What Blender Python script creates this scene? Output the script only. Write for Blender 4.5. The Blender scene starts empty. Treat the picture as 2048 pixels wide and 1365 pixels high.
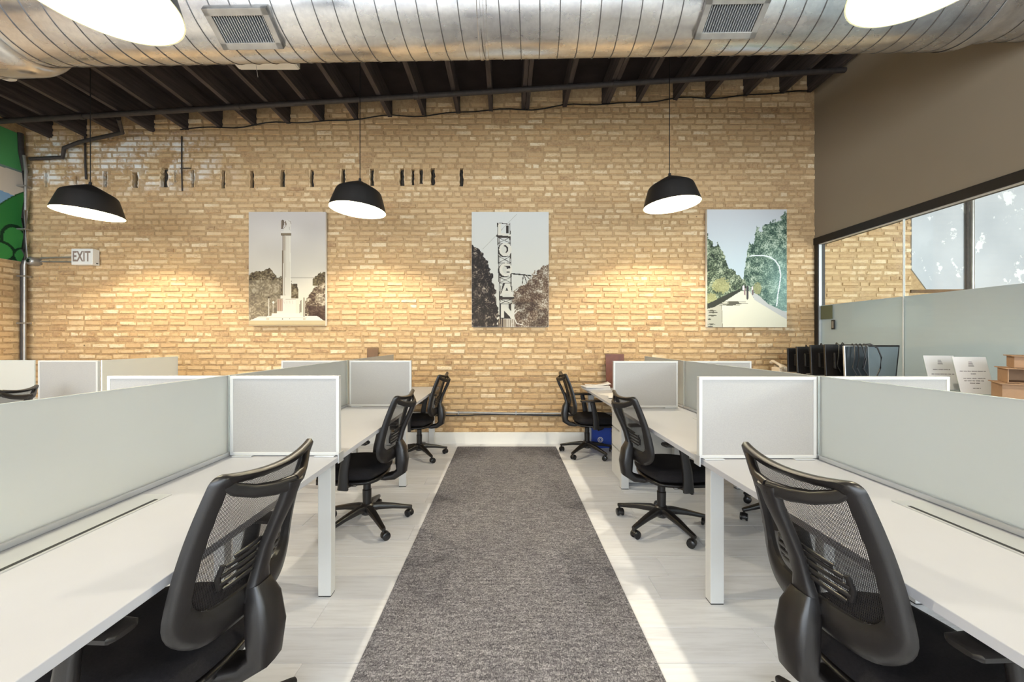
import bpy, bmesh, math, random
import numpy as np
from mathutils import Vector, Matrix

random.seed(7)
rng = np.random.default_rng(7)
scene = bpy.context.scene
COL = scene.collection
PI = math.pi

# ------------------------------------------------------------------ camera
F_PX, VPX, VPY, CAM_Z = 780.0, 1012.0, 681.0, 1.34
cam_d = bpy.data.cameras.new('camera')
cam_d.sensor_width = 36.0
cam_d.lens = F_PX / 2048.0 * 36.0
cam_d.shift_x = (1024.0 - VPX) / 2048.0
cam_d.shift_y = -(682.5 - VPY) / 2048.0
cam_d.clip_start = 0.02
cam = bpy.data.objects.new('camera', cam_d)
cam.location = (0, 0, CAM_Z)
cam.rotation_euler = (PI / 2, 0, 0)
COL.objects.link(cam)
scene.camera = cam

# ------------------------------------------------------------------ world, daylight, exposure
world = bpy.data.worlds.new('world')
scene.world = world
world.use_nodes = True
bg = world.node_tree.nodes['Background']
bg.inputs[0].default_value = (0.75, 0.87, 1.0, 1)
bg.inputs[1].default_value = 0.6


def area_light(name, loc, rot, sx, sy, power, color):
    d = bpy.data.lights.new(name, 'AREA')
    d.shape = 'RECTANGLE'
    d.size, d.size_y = sx, sy
    d.energy = power
    d.color = color
    o = bpy.data.objects.new(name, d)
    o.location, o.rotation_euler = loc, rot
    COL.objects.link(o)
    return o


# daylight standing in the shopfront windows behind the camera
area_light('shopfront_daylight', (-1.1, -4.95, 2.0), (PI / 2, 0, 0), 9.4, 3.4, 600, (0.82, 0.91, 1.0))
# daylight in the window of the glazed room
area_light('meeting_room_daylight', (6.4, -4.95, 2.0), (PI / 2, 0, 0), 3.4, 3.4, 780, (0.90, 0.95, 1.0))

scene.view_settings.view_transform = 'Standard'
scene.view_settings.look = 'None'
scene.view_settings.gamma = 1.0
scene.view_settings.use_curve_mapping = False
scene.view_settings.exposure = 0.40
scene.cycles.use_denoising = True
scene.cycles.max_bounces = 8
scene.cycles.diffuse_bounces = 4
scene.cycles.glossy_bounces = 3
scene.cycles.transmission_bounces = 6
scene.cycles.adaptive_threshold = 0.015
scene.cycles.transparent_max_bounces = 16
scene.cycles.sample_clamp_indirect = 6.0
scene.cycles.caustics_reflective = False
scene.cycles.caustics_refractive = True


# ================================================================== materials
def lin(c):
    return tuple(((v / 255.0) / 12.92 if v <= 10 else (((v / 255.0) + 0.055) / 1.055) ** 2.4) for v in c)


def new_mat(name):
    m = bpy.data.materials.new(name)
    m.use_nodes = True
    nt = m.node_tree
    for n in list(nt.nodes):
        nt.nodes.remove(n)
    out = nt.nodes.new('ShaderNodeOutputMaterial')
    return m, nt, out


def N(nt, t, **kw):
    n = nt.nodes.new(t)
    for k, v in kw.items():
        if k.startswith('i_'):
            n.inputs[k[2:].replace('_', ' ')].default_value = v
        else:
            setattr(n, k, v)
    return n


def ramp(nt, fac, stops):
    r = nt.nodes.new('ShaderNodeValToRGB')
    el = r.color_ramp.elements
    while len(el) < len(stops):
        el.new(0.5)
    for e, (p, c) in zip(el, stops):
        e.position = p
        e.color = (c[0], c[1], c[2], 1)
    if fac is not None:
        nt.links.new(fac, r.inputs[0])
    return r.outputs[0]


def mixc(nt, fac, a, b, mode='MIX'):
    m = nt.nodes.new('ShaderNodeMix')
    m.data_type = 'RGBA'
    m.blend_type = mode
    for sock, v in ((m.inputs[0], fac), (m.inputs[6], a), (m.inputs[7], b)):
        if isinstance(v, (int, float)):
            sock.default_value = v
        elif isinstance(v, tuple):
            sock.default_value = (v[0], v[1], v[2], 1)
        else:
            nt.links.new(v, sock)
    return m.outputs[2]


def mathn(nt, op, a, b=None, clamp=False):
    m = nt.nodes.new('ShaderNodeMath')
    m.operation = op
    m.use_clamp = clamp
    for i, v in enumerate((a, b)):
        if v is None:
            continue
        if isinstance(v, (int, float)):
            m.inputs[i].default_value = v
        else:
            nt.links.new(v, m.inputs[i])
    return m.outputs[0]


def noise(nt, vec, scale, detail=3.0, rough=0.5):
    n = nt.nodes.new('ShaderNodeTexNoise')
    n.inputs['Scale'].default_value = scale
    n.inputs['Detail'].default_value = detail
    n.inputs['Roughness'].default_value = rough
    if vec is not None:
        nt.links.new(vec, n.inputs['Vector'])
    return n.outputs[0]


def scaled(nt, vec, s):
    m = nt.nodes.new('ShaderNodeMapping')
    m.inputs['Scale'].default_value = s
    nt.links.new(vec, m.inputs['Vector'])
    return m.outputs[0]


def bump(nt, h, strength, dist):
    b = nt.nodes.new('ShaderNodeBump')
    b.inputs['Strength'].default_value = strength
    b.inputs['Distance'].default_value = dist
    nt.links.new(h, b.inputs['Height'])
    return b.outputs[0]


def principled(nt, out, color, rough=0.5, metal=0.0, spec=0.5, normal=None):
    p = nt.nodes.new('ShaderNodeBsdfPrincipled')
    for k, v in (('Base Color', color), ('Roughness', rough), ('Metallic', metal), ('Specular IOR Level', spec)):
        if isinstance(v, tuple):
            p.inputs[k].default_value = (v[0], v[1], v[2], 1)
        elif isinstance(v, (int, float)):
            p.inputs[k].default_value = v
        else:
            nt.links.new(v, p.inputs[k])
    if normal is not None:
        nt.links.new(normal, p.inputs['Normal'])
    if out is not None:
        nt.links.new(p.outputs[0], out.inputs[0])
    return p


def simple(name, rgb, rough=0.5, metal=0.0, spec=0.5, vary=0.06, scale=6.0, bump_s=0.0, bump_scale=200.0, srgb=True):
    """plain procedural material: a base tone with slight noise in tone and roughness"""
    m, nt, out = new_mat(name)
    c = lin(rgb) if srgb else rgb
    tc = N(nt, 'ShaderNodeTexCoord').outputs['Object']
    n = noise(nt, tc, scale, 4.0)
    lo = tuple(max(0, v * (1 - vary)) for v in c)
    hi = tuple(min(1, v * (1 + vary)) for v in c)
    colr = ramp(nt, n, [(0.3, lo), (0.7, hi)])
    nrm = None
    if bump_s:
        nrm = bump(nt, noise(nt, tc, bump_scale, 2.0), bump_s, 0.002)
    principled(nt, out, colr, rough, metal, spec, nrm)
    return m


M = {}
M['white_laminate'] = simple('white_laminate', (186, 186, 190), 0.38, vary=0.015)
M['white_metal'] = simple('white_metal', (198, 197, 193), 0.42, vary=0.015)
M['aluminium'] = simple('aluminium', (205, 206, 206), 0.35, metal=0.55, vary=0.03)
M['panel_fabric'] = simple('panel_fabric', (166, 163, 159), 0.95, spec=0.15, vary=0.05, scale=220, bump_s=0.25, bump_scale=900)
M['black_plastic'] = simple('black_plastic', (25, 22, 21), 0.36, vary=0.1, scale=30, bump_s=0.08, bump_scale=600)
M['black_fabric'] = simple('black_fabric', (27, 25, 27), 0.9, spec=0.2, vary=0.2, scale=150, bump_s=0.3, bump_scale=700)
M['black_gloss'] = simple('black_gloss', (20, 20, 22), 0.22, vary=0.1)
M['black_paint'] = simple('black_paint', (24, 23, 24), 0.5, vary=0.1)
M['chrome'] = simple('chrome', (190, 190, 190), 0.18, metal=1.0)
M['white_paint'] = simple('white_paint', (233, 229, 220), 0.5, vary=0.02)
M['white_plastic'] = simple('white_plastic', (232, 229, 222), 0.4, vary=0.02)
M['cream_plastic'] = simple('cream_plastic', (226, 208, 184), 0.45, vary=0.03)
M['galvanised_pipe'] = simple('galvanised_pipe', (168, 164, 158), 0.4, metal=0.7, vary=0.12, scale=14)
M['old_pipe'] = simple('old_pipe', (58, 52, 50), 0.6, vary=0.2, scale=20)
M['taupe_wall'] = simple('taupe_wall', (150, 137, 118), 0.9, spec=0.2, vary=0.02, scale=1.5, bump_s=0.05, bump_scale=350)
M['paper'] = simple('paper', (226, 223, 220), 0.85, spec=0.1, vary=0.02)
M['ink'] = simple('ink', (70, 62, 66), 0.8, vary=0.05)
M['sign_grey'] = simple('sign_grey', (142, 124, 112), 0.7, vary=0.05)
M['dark_wood'] = simple('dark_wood', (92, 45, 26), 0.45, vary=0.25, scale=12)
M['brown_wood'] = simple('brown_wood', (104, 74, 44), 0.5, vary=0.25, scale=12)
M['blue_card'] = simple('blue_card', (32, 66, 160), 0.5, vary=0.08)
M['cardboard'] = simple('cardboard', (162, 130, 102), 0.85, spec=0.15, vary=0.05, scale=40)
M['cable_black'] = simple('cable_black', (22, 21, 22), 0.5)
M['lamp_black'] = simple('lamp_black', (34, 31, 29), 0.55, vary=0.08)
M['lamp_inner'] = simple('lamp_inner', (246, 240, 196), 0.6, vary=0.01)
M['concrete_dark'] = simple('concrete_dark', (66, 61, 55), 0.95, spec=0.1, vary=0.35, scale=40, bump_s=0.6, bump_scale=60)
M['duct_inside'] = simple('duct_inside', (40, 38, 38), 0.7)


def mat_bulb():
    m, nt, out = new_mat('lamp_bulb')
    e = N(nt, 'ShaderNodeEmission')
    e.inputs[0].default_value = (1.0, 0.915, 0.74, 1)
    e.inputs[1].default_value = 2150.0
    nt.links.new(e.outputs[0], out.inputs[0])
    return m


M['bulb'] = mat_bulb()


def brick_tone(nt, rnd, pos):
    fine = noise(nt, pos, 38.0, 5.0, 0.65)
    r2 = mathn(nt, 'ADD', mathn(nt, 'MULTIPLY', rnd, 0.86), mathn(nt, 'MULTIPLY', mathn(nt, 'SUBTRACT', fine, 0.5), 0.5), True)
    c = ramp(nt, r2, [(0.0, lin((160, 128, 96))), (0.12, lin((197, 162, 120))), (0.40, lin((213, 183, 140))),
                      (0.70, lin((225, 199, 158))), (0.88, lin((237, 218, 184))), (1.0, lin((243, 232, 208)))])
    return c, fine


def mortar_smear(nt, pos):
    big = noise(nt, scaled(nt, pos, (1.0, 1.0, 1.6)), 1.7, 3.0, 0.55)
    return ramp(nt, big, [(0.40, (0.0, 0.0, 0.0)), (0.62, (0.75, 0.75, 0.75))])


def whitewash(nt, pos):
    """old lime left on the upper left of the wall and round the joist slots"""
    sep = N(nt, 'ShaderNodeSeparateXYZ')
    nt.links.new(pos, sep.inputs[0])
    left = mathn(nt, 'MULTIPLY', mathn(nt, 'SUBTRACT', -3.4, sep.outputs[0]), 1.2, True)
    up = mathn(nt, 'MULTIPLY', mathn(nt, 'SUBTRACT', sep.outputs[2], 3.2), 4.0, True)
    top = mathn(nt, 'MULTIPLY', mathn(nt, 'SUBTRACT', 4.06, sep.outputs[2]), 6.0, True)
    n = noise(nt, pos, 4.5, 4.0, 0.7)
    n = mathn(nt, 'MULTIPLY', mathn(nt, 'SUBTRACT', n, 0.45), 7.0, True)
    a = mathn(nt, 'MULTIPLY', mathn(nt, 'MULTIPLY', left, up), n)
    return mathn(nt, 'MULTIPLY', a, top)


def mat_brick(name, per_object):
    m, nt, out = new_mat(name)
    pos = N(nt, 'ShaderNodeNewGeometry').outputs['Position']
    if per_object:
        rnd = N(nt, 'ShaderNodeObjectInfo').outputs['Random']
    else:
        at = N(nt, 'ShaderNodeAttribute', attribute_name='tone')
        rnd = at.outputs['Fac']
    c, fine = brick_tone(nt, rnd, pos)
    sm = mortar_smear(nt, pos)
    c = mixc(nt, sm, c, lin((206, 173, 130)))
    # ragged mortar wash left on the brick faces
    rag = noise(nt, scaled(nt, pos, (1.0, 1.0, 1.8)), 13.0, 5.0, 0.75)
    c = mixc(nt, ramp(nt, rag, [(0.50, (0.0, 0.0, 0.0)), (0.60, (0.85, 0.85, 0.85))]), c, lin((200, 167, 125)))
    c = mixc(nt, whitewash(nt, pos), c, lin((246, 243, 236)))
    # dark spots standing in for small holes, their shade put into the colour
    spot = noise(nt, scaled(nt, pos, (1.0, 1.0, 1.6)), 16.0, 2.0)
    c = mixc(nt, mathn(nt, 'MULTIPLY', mathn(nt, 'SUBTRACT', spot, 0.715), 9.0, True), c, lin((92, 74, 58)))
    nrm = bump(nt, fine, 0.7, 0.006)
    principled(nt, out, c, 0.92, 0.0, 0.15, nrm)
    return m


def mat_mortar():
    m, nt, out = new_mat('mortar')
    pos = N(nt, 'ShaderNodeNewGeometry').outputs['Position']
    n = noise(nt, pos, 26.0, 5.0, 0.7)
    c = ramp(nt, n, [(0.25, lin((160, 130, 95))), (0.55, lin((188, 157, 117))), (0.8, lin((206, 178, 137)))])
    c = mixc(nt, mathn(nt, 'MULTIPLY', whitewash(nt, pos), 0.35), c, lin((214, 202, 184)))
    principled(nt, out, c, 0.95, 0.0, 0.1, bump(nt, n, 0.8, 0.006))
    return m


M['brick'] = mat_brick('brick_clay', True)
M['brick_field'] = mat_brick('brick_clay_field', False)
M['mortar'] = mat_mortar()


def mat_plank():
    m, nt, out = new_mat('grey_oak_plank')
    rnd = N(nt, 'ShaderNodeObjectInfo').outputs['Random']
    pos = N(nt, 'ShaderNodeNewGeometry').outputs['Position']
    comb = N(nt, 'ShaderNodeCombineXYZ')
    nt.links.new(mathn(nt, 'MULTIPLY', rnd, 37.0), comb.inputs[2])
    add = N(nt, 'ShaderNodeVectorMath', operation='ADD')
    nt.links.new(pos, add.inputs[0])
    nt.links.new(comb.outputs[0], add.inputs[1])
    grain = noise(nt, scaled(nt, add.outputs[0], (2.2, 30.0, 1.0)), 1.6, 6.0, 0.62)
    cloud = noise(nt, scaled(nt, add.outputs[0], (1.2, 5.0, 1.0)), 1.6, 3.0, 0.5)
    base = ramp(nt, rnd, [(0.0, lin((226, 226, 228))), (0.5, lin((236, 236, 238))), (1.0, lin((244, 243, 242)))])
    g = ramp(nt, grain, [(0.28, (0.80, 0.79, 0.78)), (0.5, (0.96, 0.96, 0.96)), (0.75, (1.04, 1.04, 1.04))])
    c = mixc(nt, 0.8, base, g, 'MULTIPLY')
    c = mixc(nt, 0.5, c, ramp(nt, cloud, [(0.3, (0.86, 0.85, 0.84)), (0.7, (1, 1, 1))]), 'MULTIPLY')
    principled(nt, out, c, 0.42, 0.0, 0.4, bump(nt, grain, 0.08, 0.002))
    return m


M['plank'] = mat_plank()


def mat_rug():
    m, nt, out = new_mat('heathered_carpet')
    pos = N(nt, 'ShaderNodeTexCoord').outputs['Object']
    f1 = noise(nt, scaled(nt, pos, (170.0, 120.0, 1.0)), 1.0, 2.0, 0.7)
    w1 = N(nt, 'ShaderNodeTexVoronoi')
    w1.inputs['Scale'].default_value = 1.0
    nt.links.new(scaled(nt, pos, (95.0, 130.0, 1.0)), w1.inputs['Vector'])
    wv = noise(nt, scaled(nt, pos, (9.0, 60.0, 1.0)), 1.0, 2.0, 0.5)
    big = noise(nt, pos, 2.2, 2.0)
    k = mathn(nt, 'ADD', mathn(nt, 'MULTIPLY', f1, 0.7), mathn(nt, 'MULTIPLY', w1.outputs['Color'], 0.22))
    k = mathn(nt, 'ADD', k, mathn(nt, 'MULTIPLY', mathn(nt, 'SUBTRACT', wv, 0.5), 0.25))
    c = ramp(nt, k, [(0.28, lin((60, 58, 63))), (0.46, lin((108, 106, 110))), (0.62, lin((158, 155, 158))), (0.78, lin((208, 205, 206)))])
    c = mixc(nt, 0.6, c, ramp(nt, big, [(0.3, (0.8, 0.8, 0.84)), (0.7, (1, 1, 1))]), 'MULTIPLY')
    principled(nt, out, c, 0.97, 0.0, 0.08, bump(nt, k, 0.7, 0.004))
    return m


M['rug'] = mat_rug()


def mat_galv():
    m, nt, out = new_mat('galvanised_duct')
    pos = N(nt, 'ShaderNodeTexCoord').outputs['Object']
    n1 = noise(nt, scaled(nt, pos, (1.0, 2.0, 2.0)), 2.6, 4.0, 0.6)
    n2 = noise(nt, pos, 34.0, 3.0, 0.6)
    c = ramp(nt, n1, [(0.3, lin((196, 196, 199))), (0.7, lin((232, 231, 229)))])
    c = mixc(nt, 0.18, c, ramp(nt, n2, [(0.4, (0.55, 0.55, 0.57)), (0.6, (1, 1, 1))]), 'MULTIPLY')
    r = ramp(nt, n1, [(0.3, (0.20, 0.20, 0.20)), (0.7, (0.34, 0.34, 0.34))])
    principled(nt, out, c, r, 0.92, 0.5, bump(nt, n1, 0.03, 0.01))
    return m


M['duct'] = mat_galv()


def mat_dark_timber():
    m, nt, out = new_mat('dark_timber')
    pos = N(nt, 'ShaderNodeNewGeometry').outputs['Position']
    g = noise(nt, scaled(nt, pos, (18.0, 1.5, 18.0)), 1.5, 4.0, 0.6)
    c = ramp(nt, g, [(0.3, lin((58, 52, 51))), (0.7, lin((88, 79, 76)))])
    principled(nt, out, c, 0.85, 0.0, 0.2, bump(nt, g, 0.3, 0.004))
    return m


M['timber'] = mat_dark_timber()
M['deck'] = simple('dark_deck_boards', (50, 44, 44), 0.9, spec=0.15, vary=0.2, scale=5)


def mat_frosted(name, tint, diff, see=0.0):
    m, nt, out = new_mat(name)
    tc = N(nt, 'ShaderNodeTexCoord').outputs['Object']
    c = ramp(nt, noise(nt, tc, 1.5, 2.0), [(0.3, tuple(v * 0.98 for v in lin(tint))), (0.7, lin(tint))])
    d = N(nt, 'ShaderNodeBsdfDiffuse')
    t = N(nt, 'ShaderNodeBsdfTranslucent')
    nt.links.new(c, d.inputs[0])
    nt.links.new(c, t.inputs[0])
    mx = N(nt, 'ShaderNodeMixShader')
    mx.inputs[0].default_value = 1 - diff
    nt.links.new(d.outputs[0], mx.inputs[1])
    nt.links.new(t.outputs[0], mx.inputs[2])
    if see > 0:
        rf = N(nt, 'ShaderNodeBsdfRefraction')
        rf.inputs['Color'].default_value = (0.97, 0.98, 0.96, 1)
        rf.inputs['Roughness'].default_value = 0.55
        rf.inputs['IOR'].default_value = 1.12
        m3 = N(nt, 'ShaderNodeMixShader')
        m3.inputs[0].default_value = see
        nt.links.new(mx.outputs[0], m3.inputs[1])
        nt.links.new(rf.outputs[0], m3.inputs[2])
        mx = m3
    g = N(nt, 'ShaderNodeBsdfGlossy')
    g.inputs['Roughness'].default_value = 0.32
    fr = N(nt, 'ShaderNodeFresnel')
    fr.inputs[0].default_value = 1.4
    m2 = N(nt, 'ShaderNodeMixShader')
    nt.links.new(mathn(nt, 'MULTIPLY', fr.outputs[0], 0.7), m2.inputs[0])
    nt.links.new(mx.outputs[0], m2.inputs[1])
    nt.links.new(g.outputs[0], m2.inputs[2])
    nt.links.new(m2.outputs[0], out.inputs[0])
    return m


M['frosted'] = mat_frosted('frosted_glass', (246, 248, 244), 0.55, 0.3)
M['film'] = mat_frosted('frosted_film', (236, 241, 246), 0.5)
M['glass_edge'] = simple('polished_glass_edge', (222, 228, 222), 0.2, vary=0.02)


def mat_clear_glass():
    m, nt, out = new_mat('clear_glass')
    t = N(nt, 'ShaderNodeBsdfTransparent')
    t.inputs[0].default_value = (0.95, 0.975, 0.96, 1)
    g = N(nt, 'ShaderNodeBsdfGlossy')
    g.inputs['Roughness'].default_value = 0.02
    lw = N(nt, 'ShaderNodeLayerWeight')
    f5 = mathn(nt, 'POWER', lw.outputs['Facing'], 5.0)
    mx = N(nt, 'ShaderNodeMixShader')
    nt.links.new(mathn(nt, 'ADD', mathn(nt, 'MULTIPLY', f5, 0.5), 0.03), mx.inputs[0])
    nt.links.new(t.outputs[0], mx.inputs[1])
    nt.links.new(g.outputs[0], mx.inputs[2])
    nt.links.new(mx.outputs[0], out.inputs[0])
    return m


M['glass'] = mat_clear_glass()


def mat_chair_mesh():
    m, nt, out = new_mat('chair_net')
    tc = N(nt, 'ShaderNodeTexCoord').outputs['Object']
    sep = N(nt, 'ShaderNodeSeparateXYZ')
    nt.links.new(tc, sep.inputs[0])
    pitch = 0.0042

    def thread(s, w):
        f = mathn(nt, 'FRACT', mathn(nt, 'DIVIDE', s, pitch))
        return mathn(nt, 'LESS_THAN', f, w)
    a = thread(mathn(nt, 'ADD', sep.outputs[1], 1.0), 0.42)
    b = thread(sep.outputs[2], 0.36)
    k = mathn(nt, 'MAXIMUM', a, b)
    p = principled(nt, None, lin((34, 31, 31)), 0.6, 0.0, 0.3)
    t = N(nt, 'ShaderNodeBsdfTransparent')
    mx = N(nt, 'ShaderNodeMixShader')
    nt.links.new(k, mx.inputs[0])
    nt.links.new(t.outputs[0], mx.inputs[1])
    nt.links.new(p.outputs[0], mx.inputs[2])
    nt.links.new(mx.outputs[0], out.inputs[0])
    return m


M['net'] = mat_chair_mesh()


def mat_print():
    m, nt, out = new_mat('printed_ink')
    at = N(nt, 'ShaderNodeAttribute', attribute_name='ink')
    principled(nt, out, at.outputs['Color'], 0.6, 0.0, 0.25)
    return m


M['print'] = mat_print()


def mat_plaster():
    m, nt, out = new_mat('peeling_plaster')
    pos = N(nt, 'ShaderNodeNewGeometry').outputs['Position']
    n = noise(nt, pos, 5.0, 5.0, 0.6)
    n2 = noise(nt, pos, 1.4, 3.0)
    c = ramp(nt, n2, [(0.3, lin((180, 182, 185))), (0.7, lin((198, 199, 200)))])
    pe = ramp(nt, n, [(0.60, (0, 0, 0)), (0.63, (1, 1, 1))])
    c = mixc(nt, pe, c, lin((232, 231, 228)))
    c = mixc(nt, mathn(nt, 'MULTIPLY', mathn(nt, 'SUBTRACT', 0.30, n), 9.0, True), c, lin((150, 148, 146)))
    principled(nt, out, c, 0.9, 0.0, 0.2, bump(nt, pe, 0.4, 0.01))
    return m


M['plaster'] = mat_plaster()


# ================================================================== geometry helpers
class MB:
    def __init__(self):
        self.v, self.f = [], []

    def add(self, vs, fs):
        o = len(self.v)
        self.v += [tuple(p) for p in vs]
        self.f += [tuple(i + o for i in q) for q in fs]
        return self

    def box(self, x0, x1, y0, y1, z0, z1, c=0.0):
        if c <= 0:
            vs = [(x, y, z) for z in (z0, z1) for y in (y0, y1) for x in (x0, x1)]
            return self.add(vs, [(0, 2, 3, 1), (4, 5, 7, 6), (0, 1, 5, 4), (1, 3, 7, 5), (3, 2, 6, 7), (2, 0, 4, 6)])
        bm = bmesh.new()
        bmesh.ops.create_cube(bm, size=1.0)
        for w in bm.verts:
            w.co = Vector(((x0 + x1) / 2 + w.co.x * (x1 - x0), (y0 + y1) / 2 + w.co.y * (y1 - y0), (z0 + z1) / 2 + w.co.z * (z1 - z0)))
        bmesh.ops.bevel(bm, geom=bm.edges[:], offset=c, segments=2, profile=0.5, affect='EDGES')
        bm.verts.index_update()
        self.add([w.co[:] for w in bm.verts], [[w.index for w in f.verts] for f in bm.faces])
        bm.free()
        return self

    def sweep(self, path, w, h=None, up=(0, 0, 1), n=10, power=2.0, cap=True, closed=False):
        """superellipse section of width w (across) and height h (along up) swept along path"""
        P = [Vector(p) for p in path]
        k = len(P)
        W = list(w) if isinstance(w, (list, tuple)) else [w] * k
        H = W if h is None else (list(h) if isinstance(h, (list, tuple)) else [h] * k)
        U = Vector(up)
        o = len(self.v)
        for i in range(k):
            if closed:
                T = P[(i + 1) % k] - P[i - 1]
            else:
                T = P[min(i + 1, k - 1)] - P[max(i - 1, 0)]
            T.normalize()
            A = U - T * U.dot(T)
            if A.length < 1e-4:
                A = Vector((1, 0, 0)) - T * T.x
            A.normalize()
            B = T.cross(A)
            for j in range(n):
                t = 2 * PI * (j + 0.5) / n
                cx, sx = math.cos(t), math.sin(t)
                px = math.copysign(abs(cx) ** (2 / power), cx)
                py = math.copysign(abs(sx) ** (2 / power), sx)
                self.v.append(tuple(P[i] + B * (px * W[i] / 2) + A * (py * H[i] / 2)))
        for i in range(k if closed else k - 1):
            a, b = o + i * n, o + ((i + 1) % k) * n
            for j in range(n):
                self.f.append((a + j, a + (j + 1) % n, b + (j + 1) % n, b + j))
        if cap and not closed:
            self.f.append(tuple(o + j for j in reversed(range(n))))
            self.f.append(tuple(o + (k - 1) * n + j for j in range(n)))
        return self

    def tube(self, path, r, n=8):
        return self.sweep(path, 2 * r, 2 * r, n=n)

    def lathe(self, prof, n=24, c=(0, 0, 0), axis='z', cap=False):
        o = len(self.v)
        for r, h in prof:
            for j in range(n):
                t = 2 * PI * j / n
                a, b = r * math.cos(t), r * math.sin(t)
                p = (a, b, h) if axis == 'z' else ((h, a, b) if axis == 'x' else (a, h, b))
                self.v.append((p[0] + c[0], p[1] + c[1], p[2] + c[2]))
        for i in range(len(prof) - 1):
            for j in range(n):
                q = (o + i * n + j, o + i * n + (j + 1) % n, o + (i + 1) * n + (j + 1) % n, o + (i + 1) * n + j)
                self.f.append(q)
        if cap:
            self.f.append(tuple(o + j for j in range(n)))
            self.f.append(tuple(o + (len(prof) - 1) * n + j for j in range(n)))
        return self

    def prism(self, poly, y0, y1):
        """polygon in x,z extruded along y"""
        k = len(poly)
        vs = [(x, y0, z) for x, z in poly] + [(x, y1, z) for x, z in poly]
        fs = [tuple(range(k)), tuple(reversed(range(k, 2 * k)))]
        fs += [(i, i + k, (i + 1) % k + k, (i + 1) % k) for i in range(k)]
        return self.add(vs, fs)

    def mesh(self, name, mat, smooth=False, fixn=True):
        me = bpy.data.meshes.new(name)
        me.from_pydata(self.v, [], self.f)
        if fixn:
            bm = bmesh.new()
            bm.from_mesh(me)
            bmesh.ops.recalc_face_normals(bm, faces=bm.faces[:])
            bm.to_mesh(me)
            bm.free()
        me.materials.append(M[mat] if isinstance(mat, str) else mat)
        if smooth:
            me.polygons.foreach_set('use_smooth', [True] * len(me.polygons))
            if smooth != 'all':
                try:
                    me.set_sharp_from_angle(angle=math.radians(smooth if isinstance(smooth, (int, float)) and smooth > 1 else 40))
                except Exception:
                    pass
        me.update()
        return me

    def build(self, name, mat, parent=None, smooth=False, loc=(0, 0, 0), fixn=True):
        o = bpy.data.objects.new(name, self.mesh(name, mat, smooth, fixn))
        o.location = loc
        COL.objects.link(o)
        if parent is not None:
            o.parent = parent
        return o


def tag(o, label=None, cat=None, group=None, kind=None):
    if label: o['label'] = label
    if cat: o['category'] = cat
    if group: o['group'] = group
    if kind: o['kind'] = kind
    return o


def thing(name, loc, label, cat, group=None, rz=0.0):
    o = bpy.data.objects.new(name, None)
    o.empty_display_size = 0.1
    o.location = loc
    o.rotation_euler = (0, 0, rz)
    COL.objects.link(o)
    return tag(o, label, cat, group)


def structure(o, label=None):
    o['kind'] = 'structure'
    if label: o['label'] = label
    return o


def copy_tree(o, parent=None):
    c = o.copy()
    COL.objects.link(c)
    c.parent = parent
    for ch in list(o.children):
        copy_tree(ch, c)
    return c


def text_mesh(s, size, name='lettering'):
    cu = bpy.data.curves.new(name, 'FONT')
    cu.body = s
    cu.size = size
    cu.align_x, cu.align_y = 'CENTER', 'CENTER'
    cu.extrude = 0.0012
    cu.offset = 0.004
    cu.resolution_u = 3
    ob = bpy.data.objects.new(name, cu)
    COL.objects.link(ob)
    dg = bpy.context.evaluated_depsgraph_get()
    me = bpy.data.meshes.new_from_object(ob.evaluated_get(dg))
    bpy.data.objects.remove(ob)
    bpy.data.curves.remove(cu)
    return me


# ================================================================== the setting
WALL_Y, LEFT_X, RIGHT_X = 5.06, -6.24, 4.0
ROOM2_X, FRONT_Y = 8.2, -5.0


def joist_z(x):                      # underside of the joists, the roof falls to the left
    return 4.23 + (x + 1.49) * 0.0605


# ---- floor
fl = structure(MB().box(LEFT_X, ROOM2_X, FRONT_Y, WALL_Y + 0.2, -0.08, -0.006).build('floor', simple('floor_screed', (196, 194, 190), 0.6)),
               'pale grey wood plank floor')
PW, PLEN = 0.2, 1.22
gap = 0.0012
plank_meshes = {}


def plank_mesh(L):
    key = round(L, 3)
    if key not in plank_meshes:
        c = 0.0012
        vs = [(0, 0, -0.005), (L - gap, 0, -0.005), (L - gap, PW - gap, -0.005), (0, PW - gap, -0.005),
              (c, c, 0), (L - gap - c, c, 0), (L - gap - c, PW - gap - c, 0), (c, PW - gap - c, 0)]
        fs = [(4, 5, 6, 7), (0, 1, 5, 4), (1, 2, 6, 5), (2, 3, 7, 6), (3, 0, 4, 7)]
        plank_meshes[key] = MB().add(vs, fs).mesh('plank', 'plank')
    return plank_meshes[key]


row = 0
y = 2.018 + 0.2 * 15
far_planks = MB()
while y > FRONT_Y:
    y0 = y
    x = LEFT_X - random.random() * PLEN
    xe = ROOM2_X
    while x < xe:
        a, b = max(x, LEFT_X), min(x + PLEN, xe)
        if b - a > 0.02:
            vis = y0 > 0.35 and a < RIGHT_X and y0 + PW <= WALL_Y + 0.17 and (abs((a + b) / 2) < 1.3 * (y0 + 0.3) + 0.6)
            if vis and row < 24:
                o = bpy.data.objects.new('plank', plank_mesh(b - a))
                o.location = (a, y0, 0)
                o.parent = fl
                COL.objects.link(o)
            else:
                far_planks.box(a, b - gap, y0, y0 + PW - gap, -0.005, 0)
        x += PLEN
    y -= PW
    row += 1
o = far_planks.build('plank_field', 'plank', fl)
o['kind'] = 'stuff'

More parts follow.
